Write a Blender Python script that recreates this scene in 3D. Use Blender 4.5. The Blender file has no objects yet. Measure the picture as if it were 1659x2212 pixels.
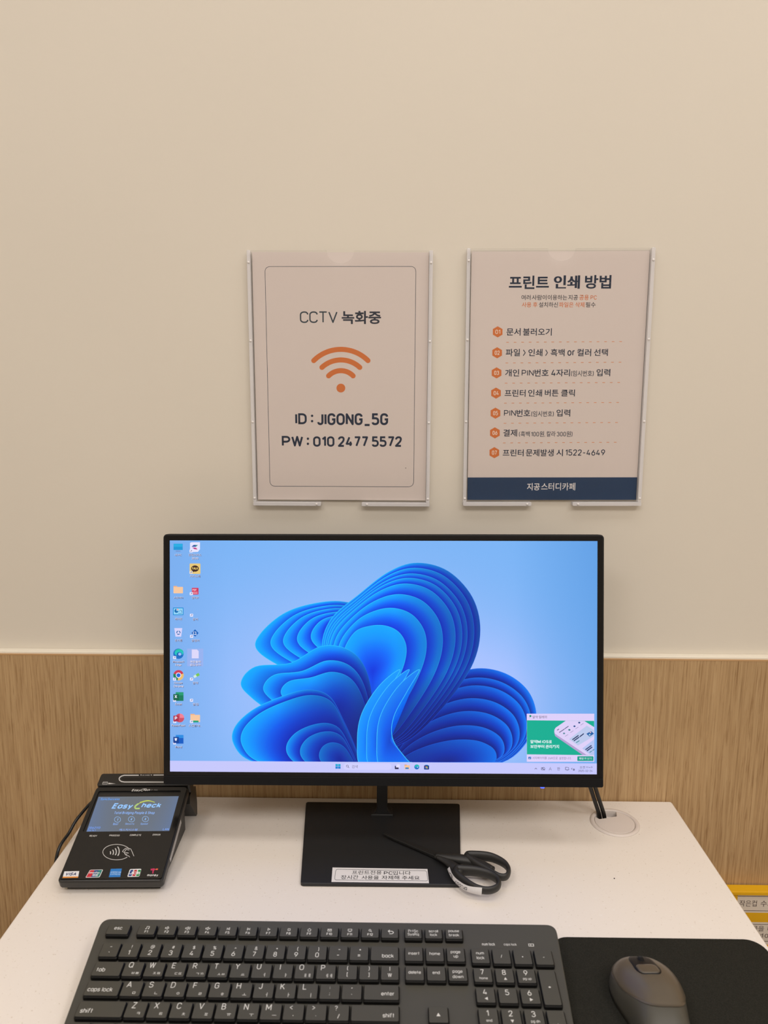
import bpy, bmesh, math, random
from mathutils import Vector, Matrix

# ------------------------------------------------------------------ scene, camera, world, lights
S = bpy.context.scene
COL = S.collection
vs = S.view_settings
vs.view_transform = 'Standard'
vs.look = 'None'
vs.exposure = 0.0
vs.gamma = 1.0
vs.use_curve_mapping = False

DESK = 0.74                                   # height of the desk top
F_PX, CX, CY = 1593.0, 829.5, 1106.0          # focal length and centre, in pixels of a 1659 x 2212 picture
CAM = Vector((0.0, -0.916, DESK + 0.542))
ROT = ((0.9999, 0.0062, -0.0112), (0.0120, -0.1694, 0.9855), (0.0042, -0.9855, -0.1695))  # world from camera (right, down, forward)

cam_data = bpy.data.cameras.new('camera')
cam = bpy.data.objects.new('camera', cam_data)
COL.objects.link(cam)
cam_data.sensor_fit = 'VERTICAL'
cam_data.sensor_height = 36.0
cam_data.lens = 36.0 * F_PX / 2212.0
cam_data.clip_start = 0.01
mr = Matrix(((ROT[0][0], -ROT[0][1], -ROT[0][2]), (ROT[1][0], -ROT[1][1], -ROT[1][2]), (ROT[2][0], -ROT[2][1], -ROT[2][2])))
cam.matrix_world = Matrix.Translation(CAM) @ mr.to_4x4()
cam_data.dof.use_dof = True
cam_data.dof.focus_distance = 0.92
cam_data.dof.aperture_fstop = 8.0
S.camera = cam

world = bpy.data.worlds.new('world')
S.world = world
world.use_nodes = True
world.node_tree.nodes['Background'].inputs[0].default_value = (1.0, 0.97, 0.94, 1)
world.node_tree.nodes['Background'].inputs[1].default_value = 0.05


def area_light(name, loc, size, power, color=(1.0, 0.965, 0.945), size_y=None, spread=180):
    d = bpy.data.lights.new(name, 'AREA')
    d.energy = power
    d.color = color
    if size_y:
        d.shape = 'RECTANGLE'
        d.size = size
        d.size_y = size_y
    else:
        d.shape = 'DISK'
        d.size = size
    d.spread = math.radians(spread)
    o = bpy.data.objects.new(name, d)
    o.location = loc
    COL.objects.link(o)
    return o


CEIL = 2.60
LIGHTS = [((-0.80, -0.62), 2.9, .42), ((0.10, -0.56), 3.3, .42), ((1.00, -0.62), 4.0, .42),
          ((-0.90, -1.75), 12.0, .80), ((0.15, -1.75), 12.4, .80), ((1.15, -1.75), 14.4, .80)]
for (lx, ly), lp, ld in LIGHTS:
    area_light('ceiling_lamp_light', (lx, ly, CEIL - 0.012), ld, lp)

# ------------------------------------------------------------------ helpers


def lin(c):
    c = c / 255.0
    return c / 12.92 if c <= 0.04045 else ((c + 0.055) / 1.055) ** 2.4


def rgb(r, g, b):
    return (lin(r), lin(g), lin(b), 1.0)


def ray(px, py):
    a, b = (px - CX) / F_PX, (py - CY) / F_PX
    return Vector([ROT[i][0] * a + ROT[i][1] * b + ROT[i][2] for i in range(3)])


def on_plane(px, py, o, n):
    """the point of a real plane (through o, normal n) that the photo shows at a pixel"""
    r = ray(px, py)
    return CAM + r * ((o - CAM).dot(n) / r.dot(n))


def on_desk(px, py, z=0.0):
    return on_plane(px, py, Vector((0, 0, DESK + z)), Vector((0, 0, 1)))


def on_wall(px, py, y=0.0):
    return on_plane(px, py, Vector((0, y, 0)), Vector((0, 1, 0)))


def frame(o, u, v):
    """matrix of a plane: local x = u, local y = v, local z = outward normal"""
    u = Vector(u).normalized()
    v = Vector(v)
    v = (v - u * v.dot(u)).normalized()
    n = u.cross(v)
    m = Matrix.Identity(4)
    for i in range(3):
        m[i][0], m[i][1], m[i][2], m[i][3] = u[i], v[i], n[i], o[i]
    return m


def catmull(pts, n=8, closed=True):
    out = []
    k = len(pts)
    rng = range(k) if closed else range(k - 1)
    for i in rng:
        if closed:
            p0, p1, p2, p3 = pts[i - 1], pts[i], pts[(i + 1) % k], pts[(i + 2) % k]
        else:
            p0, p1, p2, p3 = pts[max(i - 1, 0)], pts[i], pts[i + 1], pts[min(i + 2, k - 1)]
        for j in range(n):
            t = j / n
            out.append(tuple(0.5 * (2 * b + (c - a) * t + (2 * a - 5 * b + 4 * c - d) * t * t + (3 * b - a - 3 * c + d) * t ** 3)
                             for a, b, c, d in zip(p0, p1, p2, p3)))
    if not closed:
        out.append(tuple(pts[-1]))
    return out


def rrect(x0, y0, x1, y1, r, n=5):
    r = min(r, (x1 - x0) / 2, (y1 - y0) / 2)
    if r <= 0:
        return [(x0, y0), (x1, y0), (x1, y1), (x0, y1)]
    out = []
    for cx, cy, a in ((x1 - r, y0 + r, -90), (x1 - r, y1 - r, 0), (x0 + r, y1 - r, 90), (x0 + r, y0 + r, 180)):
        for i in range(n + 1):
            t = math.radians(a + 90 * i / n)
            out.append((cx + r * math.cos(t), cy + r * math.sin(t)))
    return out


def round_poly(pts, r, n=5):
    """polygon with rounded corners"""
    out = []
    k = len(pts)
    for i in range(k):
        p, a, b = Vector(pts[i]), Vector(pts[i - 1]), Vector(pts[(i + 1) % k])
        ri = r[i] if isinstance(r, (list, tuple)) else r
        da, db = (a - p), (b - p)
        ra = min(ri, da.length * .49, db.length * .49)
        s, e = p + da.normalized() * ra, p + db.normalized() * ra
        if ra <= 0:
            out.append(tuple(p))
            continue
        for j in range(n + 1):
            t = j / n
            q = s * (1 - t) ** 2 + p * 2 * t * (1 - t) + e * t * t
            out.append((q.x, q.y))
    return out


def inset(pts, d):
    """move a counter-clockwise outline inwards by d"""
    k = len(pts)
    out = []
    for i in range(k):
        p, a, b = Vector(pts[i]), Vector(pts[i - 1]), Vector(pts[(i + 1) % k])
        e1, e2 = (p - a), (b - p)
        if e1.length < 1e-9:
            e1 = e2
        if e2.length < 1e-9:
            e2 = e1
        e1.normalize()
        e2.normalize()
        n1, n2 = Vector((-e1.y, e1.x)), Vector((-e2.y, e2.x))
        m = n1 + n2
        m = m / max(m.dot(n1), 0.3) if m.length > 1e-6 else n1
        out.append((p.x + m.x * d, p.y + m.y * d))
    return out


class MB:
    """collects faces; build() links them as ONE mesh object"""

    def __init__(self):
        self.v, self.f, self.m, self.c, self.s = [], [], [], [], []

    def add(self, verts, faces, mat=0, cols=None, smooth=False, M=None):
        """cols: None, one colour, or one colour per vertex"""
        b = len(self.v)
        for p in verts:
            p = Vector(p)
            self.v.append(M @ p if M is not None else p)
        for f in faces:
            self.f.append([b + i for i in f])
            self.m.append(mat)
            self.s.append(smooth)
            if cols is None:
                self.c.append(None)
            elif isinstance(cols, tuple):
                self.c.append([cols] * len(f))
            else:
                self.c.append([cols[i] for i in f])

    def slab(self, outline, z0, z1, bev=0.0, M=None, mat=0, side=None, smooth=False, n=3, bot=True, bevb=0.0):
        """prism over a counter-clockwise outline with a rounded top edge (and bottom edge)"""
        side = mat if side is None else side
        rings = []
        if bevb > 0:
            for i in range(n):
                t = math.pi / 2 * i / n
                rings.append((bevb * (1 - math.sin(t)), z0 + bevb * (1 - math.cos(t))))
        rings.append((0, z0 + bevb))
        if bev > 0:
            for i in range(n + 1):
                t = math.pi / 2 * i / n
                rings.append((bev * (1 - math.cos(t)), z1 - bev + bev * math.sin(t)))
        else:
            rings.append((0, z1))
        k = len(outline)
        vs_, fs = [], []
        for d, z in rings:
            o = inset(outline, d) if d else outline
            vs_ += [(x, y, z) for x, y in o]
        for r in range(len(rings) - 1):
            for i in range(k):
                j = (i + 1) % k
                fs.append((r * k + i, r * k + j, (r + 1) * k + j, (r + 1) * k + i))
        self.add(vs_, fs, side, None, smooth, M)
        top = vs_[-k:]
        self.add(top, [tuple(range(k))], mat, None, False, M)
        if bot:
            self.add(vs_[:k], [tuple(reversed(range(k)))], side, None, False, M)

    def box(self, x0, y0, z0, x1, y1, z1, mat=0, M=None, bev=0.0):
        self.slab([(x0, y0), (x1, y0), (x1, y1), (x0, y1)], z0, z1, bev, M, mat)

    def fill(self, loops, z, M=None, mat=0, flip=False):
        """flat face with holes: first loop outside, the others holes"""
        bm = bmesh.new()
        es = []
        for lp in loops:
            vv = [bm.verts.new((x, y, z)) for x, y in lp]
            for i in range(len(vv)):
                es.append(bm.edges.new((vv[i], vv[(i + 1) % len(vv)])))
        bmesh.ops.triangle_fill(bm, edges=es, use_beauty=True, normal=(0, 0, -1 if flip else 1))
        bm.verts.index_update()
        self.add([v.co.copy() for v in bm.verts], [[v.index for v in f.verts] for f in bm.faces], mat, None, False, M)
        bm.free()

    def plate(self, loops, z0, z1, M=None, mat=0, side=None):
        """prism with holes"""
        side = mat if side is None else side
        self.fill(loops, z1, M, mat)
        self.fill(loops, z0, M, mat, True)
        for lp in loops:
            k = len(lp)
            self.add([(x, y, z0) for x, y in lp] + [(x, y, z1) for x, y in lp],
                     [(i, (i + 1) % k, k + (i + 1) % k, k + i) for i in range(k)], side, None, False, M)

    def lathe(self, prof, cx, cy, n=48, mat=0, M=None, a0=0.0, a1=360.0, smooth=True):
        full = abs(a1 - a0) >= 360
        cnt = n if full else n + 1
        vs_, fs = [], []
        for i in range(cnt):
            t = math.radians(a0 + (a1 - a0) * i / n)
            for r, z in prof:
                vs_.append((cx + r * math.cos(t), cy + r * math.sin(t), z))
        k = len(prof)
        for i in range(n):
            j = (i + 1) % cnt
            for q in range(k - 1):
                fs.append((i * k + q, j * k + q, j * k + q + 1, i * k + q + 1))
        self.add(vs_, fs, mat, None, smooth, M)

    def tube(self, pts, r, n=12, closed=False, mat=0, M=None, flat=1.0, cap=True):
        """tube along 3D points; r a number or one per point; flat squashes its height"""
        k = len(pts)
        P = [Vector(p) for p in pts]
        vs_, fs = [], []
        for i in range(k):
            if closed:
                t = P[(i + 1) % k] - P[i - 1]
            else:
                t = P[min(i + 1, k - 1)] - P[max(i - 1, 0)]
            t.normalize()
            up = Vector((0, 0, 1)) if abs(t.z) < 0.98 else Vector((0, 1, 0))
            a = t.cross(up).normalized()
            b = a.cross(t).normalized()
            ri = r[i] if isinstance(r, (list, tuple)) else r
            for j in range(n):
                w = 2 * math.pi * j / n
                vs_.append(P[i] + a * (ri * math.cos(w)) + b * (ri * flat * math.sin(w)))
        for i in range(k if closed else k - 1):
            i2 = (i + 1) % k
            for j in range(n):
                j2 = (j + 1) % n
                fs.append((i * n + j, i * n + j2, i2 * n + j2, i2 * n + j))
        if cap and not closed:
            fs.append(tuple(reversed(range(n))))
            fs.append(tuple(range((k - 1) * n, k * n)))
        self.add(vs_, fs, mat, None, True, M)

    def build(self, name, mats, parent=None, fix=True):
        me = bpy.data.meshes.new(name)
        loc = Vector(parent['_o']) if parent is not None else Vector((0, 0, 0))
        me.from_pydata([tuple(p - loc) for p in self.v], [], self.f)
        mats = mats if isinstance(mats, (list, tuple)) else [mats]
        for m in mats:
            me.materials.append(m)
        me.polygons.foreach_set('material_index', self.m)
        me.polygons.foreach_set('use_smooth', self.s)
        if any(c is not None for c in self.c):
            at = me.color_attributes.new('Col', 'FLOAT_COLOR', 'CORNER')
            flat = []
            for f, c in zip(self.f, self.c):
                for i in range(len(f)):
                    flat += (c[i] if c is not None else (1, 1, 1, 1))
            at.data.foreach_set('color', flat)
        me.update()
        if fix and all(c is None for c in self.c):
            bm = bmesh.new()
            bm.from_mesh(me)
            bmesh.ops.remove_doubles(bm, verts=bm.verts, dist=1e-6)
            bmesh.ops.recalc_face_normals(bm, faces=bm.faces)
            bm.to_mesh(me)
            bm.free()
        o = bpy.data.objects.new(name, me)
        COL.objects.link(o)
        if parent is not None:
            o.parent = parent
            o['_o'] = parent['_o']
        return o


def tag(o, label, cat, group=None):
    o['label'] = label
    o['category'] = cat
    if group:
        o['group'] = group
    return o


def thing(name, label, cat, loc, group=None):
    o = bpy.data.objects.new(name, None)
    o.empty_display_size = 0.05
    o.location = loc
    o['_o'] = tuple(loc)
    COL.objects.link(o)
    return tag(o, label, cat, group)


def structure(o):
    o['kind'] = 'structure'
    return o


# ------------------------------------------------------------------ lettering
R_ = .27
GL = {
    'A': [[(0, 0), (.34, 1), (.68, 0)], [(.12, .33), (.56, .33)]],
    'B': [[(0, 0), (0, 1), (.5, 1, .23), (.5, .54, .23), (0, .54)], [(0, .54), (.55, .54, .26), (.55, 0, .26), (0, 0)]],
    'C': [[(.58, .76), (.58, 1, R_), (0, 1, R_), (0, 0, R_), (.58, 0, R_), (.58, .24)]],
    'D': [[(0, 0), (0, 1), (.6, 1, .32), (.6, 0, .32), (0, 0), (0, .2)]],
    'E': [[(.5, 1), (0, 1), (0, 0), (.5, 0)], [(0, .52), (.44, .52)]],
    'F': [[(.5, 1), (0, 1), (0, 0)], [(0, .52), (.44, .52)]],
    'G': [[(.58, .76), (.58, 1, R_), (0, 1, R_), (0, 0, R_), (.58, 0, R_), (.58, .48), (.34, .48)]],
    'H': [[(0, 0), (0, 1)], [(.58, 0), (.58, 1)], [(0, .52), (.58, .52)]],
    'I': [[(0, 0), (0, 1)]],
    'J': [[(.42, 1), (.42, 0, .22), (0, 0, .2), (0, .2)]],
    'K': [[(0, 0), (0, 1)], [(.54, 1), (.03, .42)], [(.2, .58), (.58, 0)]],
    'L': [[(0, 1), (0, 0), (.48, 0)]],
    'M': [[(0, 0), (0, 1), (.36, .25), (.72, 1), (.72, 0)]],
    'N': [[(0, 0), (0, 1), (.58, 0), (.58, 1)]],
    'O': [[(0, .5), (0, 1, .31), (.62, 1, .31), (.62, 0, .31), (0, 0, .31), (0, .5)]],
    'P': [[(0, 0), (0, 1), (.56, 1, .26), (.56, .44, .26), (0, .44)]],
    'Q': [[(0, .5), (0, 1, .31), (.62, 1, .31), (.62, 0, .31), (0, 0, .31), (0, .5)], [(.4, .25), (.66, -.06)]],
    'R': [[(0, 0), (0, 1), (.54, 1, .25), (.54, .46, .25), (0, .46)], [(.28, .46), (.58, 0)]],
    'S': [[(.52, .8), (.52, 1, .25), (0, 1, .25), (0, .52, .22), (.54, .52, .22), (.54, 0, .25), (0, 0, .25), (0, .2)]],
    'T': [[(0, 1), (.6, 1)], [(.3, 1), (.3, 0)]],
    'U': [[(0, 1), (0, 0, .29), (.58, 0, .29), (.58, 1)]],
    'V': [[(0, 1), (.32, 0), (.64, 1)]],
    'W': [[(0, 1), (.21, 0), (.42, 1), (.63, 0), (.84, 1)]],
    'X': [[(0, 1), (.6, 0)], [(.6, 1), (0, 0)]],
    'Y': [[(0, 1), (.3, .48), (.6, 1)], [(.3, .48), (.3, 0)]],
    'Z': [[(0, 1), (.55, 1), (0, 0), (.57, 0)]],
    '0': [[(0, .5), (0, 1, .26), (.52, 1, .26), (.52, 0, .26), (0, 0, .26), (0, .5)]],
    '1': [[(0, .76), (.24, 1), (.24, 0)]],
    '2': [[(0, .74), (0, 1, .26), (.52, 1, .26), (.52, .6, .2), (0, 0), (.54, 0)]],
    '3': [[(0, .8), (0, 1, .24), (.5, 1, .24), (.5, .54, .2), (.2, .54)], [(.2, .54), (.53, .54, .25), (.53, 0, .26), (0, 0, .26), (0, .2)]],
    '4': [[(.42, 0), (.42, .5)], [(.3, 1), (0, .24), (.58, .24)]],
    '5': [[(.5, 1), (.04, 1), (.03, .6), (.54, .6, .26), (.54, 0, .26), (0, 0, .26), (0, .18)]],
    '6': [[(0, .3), (0, .6, .26), (.54, .6, .26), (.54, 0, .26), (0, 0, .26), (0, .3)], [(.36, 1), (.03, .42)]],
    '7': [[(0, 1), (.52, 1), (.18, 0)]],
    '8': [[(.26, .54), (.03, .54, .22), (.03, 1, .22), (.51, 1, .22), (.51, .54, .22), (.26, .54)],
          [(.27, .54), (0, .54, .25), (0, 0, .25), (.54, 0, .25), (.54, .54, .25), (.27, .54)]],
    '9': [[(.54, .7), (.54, .4, .26), (0, .4, .26), (0, 1, .26), (.54, 1, .26), (.54, .7)], [(.18, 0), (.51, .58)]],
    '-': [[(.02, .42), (.4, .42)]], '_': [[(0, -.1), (.5, -.1)]], '.': [[(0, -.04), (0, .08)]], ',': [[(.04, .06), (0, -.14)]],
    ':': [[(0, .14), (0, .28)], [(0, .6), (0, .74)]], ';': [[(.04, .06), (0, -.14)], [(.04, .5), (.04, .64)]],
    '(': [[(.16, 1.1), (0, .9, .3), (0, .05, .3), (.16, -.15)]], ')': [[(0, 1.1), (.16, .9, .3), (.16, .05, .3), (0, -.15)]],
    '[': [[(.2, 1.05), (0, 1.05), (0, -.1), (.2, -.1)]], ']': [[(0, 1.05), (.2, 1.05), (.2, -.1), (0, -.1)]],
    '/': [[(0, -.08), (.36, 1.05)]], '|': [[(0, -.1), (0, 1.1)]], '!': [[(0, 1), (0, .3)], [(0, -.03), (0, .09)]],
    '<': [[(.5, .85), (0, .45), (.5, .05)]], '>': [[(0, .85), (.5, .45), (0, .05)]],
    '\u3009': [[(0, 1.05), (.28, .45), (0, -.15)]],
    '+': [[(0, .45), (.5, .45)], [(.25, .7), (.25, .2)]], '=': [[(0, .6), (.45, .6)], [(0, .32), (.45, .32)]],
    '^': [[(0, .7), (.2, 1), (.4, .7)]], '~': [[(0, .45), (.15, .6, .1), (.3, .45, .1), (.45, .6)]],
    '"': [[(0, 1), (0, .75)], [(.18, 1), (.18, .75)]], "'": [[(0, 1), (0, .75)]], '`': [[(0, 1), (.12, .8)]],
    '?': [[(0, .78), (0, 1, .22), (.44, 1, .22), (.44, .6, .15), (.22, .5, .1), (.22, .28)], [(.22, -.03), (.22, .09)]],
    '*': [[(.2, .9), (.2, .5)], [(.03, .8), (.37, .6)], [(.37, .8), (.03, .6)]],
    '#': [[(.14, .05), (.24, .95)], [(.38, .05), (.48, .95)], [(0, .34), (.56, .34)], [(.04, .66), (.6, .66)]],
    '$': [[(.46, .76), (.46, .92, .2), (0, .92, .2), (0, .5, .2), (.48, .5, .2), (.48, .08, .2), (0, .08, .2), (0, .22)], [(.24, 1.06), (.24, -.06)]],
    '%': [[(.08, 0), (.58, 1)], [(0, .8), (0, .98, .13), (.26, .98, .13), (.26, .62, .13), (0, .62, .13), (0, .8)],
          [(.42, .2), (.42, .38, .13), (.68, .38, .13), (.68, .02, .13), (.42, .02, .13), (.42, .2)]],
    '&': [[(.6, 0), (.08, .7, .1), (.08, 1, .16), (.42, 1, .16), (.42, .68, .14), (0, .4, .16), (0, 0, .22), (.4, 0, .2), (.58, .4)]],
    '@': [[(.6, .3), (.6, .62, .14), (.32, .62, .14), (.32, .26, .14), (.85, .26, .12), (.85, 1, .36), (0, 1, .4), (0, -.1, .4), (.7, -.1)]],
    'a': [[(0, .34), (0, .7, .26), (.5, .7, .26), (.5, 0, .26), (0, 0, .26), (0, .34)], [(.5, .7), (.5, 0)]],
    'b': [[(0, .34), (0, .7, .26), (.5, .7, .26), (.5, 0, .26), (0, 0, .26), (0, .34)], [(0, 1), (0, 0)]],
    'c': [[(.48, .52), (.48, .7, .25), (0, .7, .25), (0, 0, .25), (.48, 0, .25), (.48, .18)]],
    'd': [[(0, .34), (0, .7, .26), (.5, .7, .26), (.5, 0, .26), (0, 0, .26), (0, .34)], [(.5, 1), (.5, 0)]],
    'e': [[(0, .35), (.5, .35), (.5, .7, .25), (0, .7, .25), (0, 0, .25), (.46, 0, .25), (.46, .12)]],
    'f': [[(.12, 0), (.12, 1, .16), (.36, 1)], [(0, .7), (.32, .7)]],
    'g': [[(0, .34), (0, .7, .26), (.5, .7, .26), (.5, 0, .26), (0, 0, .26), (0, .34)], [(.5, .7), (.5, -.28, .22), (.02, -.28)]],
    'h': [[(0, 0), (0, 1)], [(0, .4), (0, .7, .24), (.46, .7, .24), (.46, 0)]],
    'i': [[(0, 0), (0, .7)], [(0, .88), (0, 1)]], 'j': [[(.1, .7), (.1, -.28), (-.06, -.28)], [(.1, .88), (.1, 1)]],
    'k': [[(0, 0), (0, 1)], [(.42, .7), (.02, .28)], [(.15, .42), (.45, 0)]],
    'l': [[(0, 0), (0, 1)]],
    'm': [[(0, 0), (0, .7)], [(0, .45), (0, .7, .2), (.38, .7, .19), (.38, 0)], [(.38, .45), (.38, .7, .2), (.76, .7, .19), (.76, 0)]],
    'n': [[(0, 0), (0, .7)], [(0, .4), (0, .7, .24), (.46, .7, .24), (.46, 0)]],
    'o': [[(0, .35), (0, .7, .26), (.52, .7, .26), (.52, 0, .26), (0, 0, .26), (0, .35)]],
    'p': [[(0, .34), (0, .7, .26), (.5, .7, .26), (.5, 0, .26), (0, 0, .26), (0, .34)], [(0, .7), (0, -.3)]],
    'q': [[(0, .34), (0, .7, .26), (.5, .7, .26), (.5, 0, .26), (0, 0, .26), (0, .34)], [(.5, .7), (.5, -.3)]],
    'r': [[(0, 0), (0, .7)], [(0, .45), (0, .7, .2), (.28, .7)]],
    's': [[(.4, .56), (.4, .7, .16), (0, .7, .16), (0, .36, .15), (.42, .36, .15), (.42, 0, .17), (0, 0, .17), (0, .14)]],
    't': [[(.12, 1), (.12, 0)], [(0, .7), (.28, .7)]],
    'u': [[(0, .7), (0, 0, .24), (.46, 0, .24), (.46, .3)], [(.46, .7), (.46, 0)]],
    'v': [[(0, .7), (.24, 0), (.48, .7)]], 'w': [[(0, .7), (.19, 0), (.38, .7), (.57, 0), (.76, .7)]],
    'x': [[(0, .7), (.44, 0)], [(.44, .7), (0, 0)]], 'y': [[(0, .7), (.25, .02)], [(.5, .7), (.14, -.3)]],
    'z': [[(0, .7), (.42, .7), (0, 0), (.44, 0)]],
}


def path_round(pts, n=5):
    out = []
    for i, p in enumerate(pts):
        if len(p) > 2 and 0 < i < len(pts) - 1:
            q, a, b = Vector(p[:2]), Vector(pts[i - 1][:2]), Vector(pts[i + 1][:2])
            da, db = a - q, b - q
            r = min(p[2], da.length * (.5 if len(pts[i - 1]) > 2 else 1), db.length * (.5 if len(pts[i + 1]) > 2 else 1))
            da.normalize()
            db.normalize()
            ang = da.angle(db)
            if ang < 3.1:
                tt = r
                rad = tt * math.tan(ang / 2)
                s = q + da * tt
                c = q + (da + db).normalized() * (tt / math.cos(ang / 2))
                e = q + db * tt
                a0 = math.atan2(s.y - c.y, s.x - c.x)
                a1 = math.atan2(e.y - c.y, e.x - c.x)
                d = (a1 - a0 + math.pi) % (2 * math.pi) - math.pi
                for j in range(n + 1):
                    t = a0 + d * j / n
                    out.append((c.x + rad * math.cos(t), c.y + rad * math.sin(t)))
                continue
        out.append(tuple(p[:2]))
    res = [out[0]]
    for p in out[1:]:
        if (Vector(p) - Vector(res[-1])).length > 1e-4:
            res.append(p)
    return res


def stroke(pts, w, closed=False):
    """a flat band of width w along 2D points -> verts, faces"""
    k = len(pts)
    P = [Vector(p[:2]) for p in pts]
    vs_, fs = [], []
    for i in range(k):
        if closed:
            e1, e2 = P[i] - P[i - 1], P[(i + 1) % k] - P[i]
        else:
            e1 = P[i] - P[i - 1] if i else P[1] - P[0]
            e2 = P[i + 1] - P[i] if i < k - 1 else e1
        e1, e2 = e1.normalized(), e2.normalized()
        n1, n2 = Vector((-e1.y, e1.x)), Vector((-e2.y, e2.x))
        m = n1 + n2
        m = m / max(m.dot(n1), .25) if m.length > 1e-6 else n1
        vs_ += [tuple(P[i] + m * (w / 2)), tuple(P[i] - m * (w / 2))]
    for i in range(k if closed else k - 1):
        j = (i + 1) % k
        fs.append((2 * i + 1, 2 * j + 1, 2 * j, 2 * i))
    return vs_, fs


def pen(pts, w):
    """a pen line: split where it turns sharply, with a round joint there"""
    runs, cur = [], [pts[0]]
    out = []
    for i in range(1, len(pts)):
        cur.append(pts[i])
        if i < len(pts) - 1:
            a, b = Vector(pts[i]) - Vector(pts[i - 1]), Vector(pts[i + 1]) - Vector(pts[i])
            if a.angle(b, 0) > 1.75:
                runs.append(cur)
                cur = [pts[i]]
                x, y = pts[i]
                out.append(([(x + w / 2 * math.cos(math.pi * q / 8), y + w / 2 * math.sin(math.pi * q / 8)) for q in range(16)], [tuple(range(16))]))
    runs.append(cur)
    return [stroke(r, w) for r in runs] + out


_fc = {}


def hangul(run, bold):
    key = (run, bold)
    if key in _fc:
        return _fc[key]
    c = bpy.data.curves.new('lettering', 'FONT')
    c.body = run
    c.offset = bold
    c.resolution_u = 3
    c.fill_mode = 'FRONT'
    o = bpy.data.objects.new('lettering', c)
    COL.objects.link(o)
    dg = bpy.context.evaluated_depsgraph_get()
    me = bpy.data.meshes.new_from_object(o.evaluated_get(dg))
    v = [(p.co.x, p.co.y) for p in me.vertices]
    f = [tuple(p.vertices) for p in me.polygons]
    bpy.data.objects.remove(o)
    bpy.data.curves.remove(c)
    bpy.data.meshes.remove(me)
    _fc[key] = (v, f)
    return v, f


def lettering(s, bold=.006, w=.12, gap=.17, slant=0.0, xs=1.0):
    """a line of writing as flat verts, faces and its box; latin letters are strokes, the rest the built-in font"""
    V, Fc = [], []
    x = 0.0
    cap = .72
    i = 0
    while i < len(s):
        ch = s[i]
        if ch == ' ':
            x += .26 * xs
            i += 1
            continue
        if ch in GL:
            mx = 0
            z = 0
            for st in GL[ch]:
                for vv, ff in pen([(q[0] * xs, q[1] * (1 - w)) for q in path_round(st)], w):
                    b = len(V)
                    V += [(x + (px + w / 2) * cap, (py + w / 2) * cap, z) for px, py in vv]
                    Fc += [tuple(b + q for q in f) for f in ff]
                    z += 1
                mx = max(mx, max(p[0] for p in st))
            x += (mx * xs + w + gap * xs) * cap
            i += 1
            continue
        j = i
        while j < len(s) and s[j] not in GL and s[j] != ' ':
            j += 1
        vv, ff = hangul(s[i:j], bold)
        if vv:
            x0, x1 = min(p[0] for p in vv), max(p[0] for p in vv)
            b = len(V)
            V += [(x + (p[0] - x0) * xs, p[1], 0) for p in vv]
            Fc += [tuple(b + q for q in f) for f in ff]
            x += (x1 - x0 + .07) * xs
        i = j
    V = [(p[0] + slant * p[1], p[1], p[2]) for p in V]
    xs, ys = [p[0] for p in V], [p[1] for p in V]
    return V, Fc, (min(xs), min(ys), max(xs), max(ys))


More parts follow.
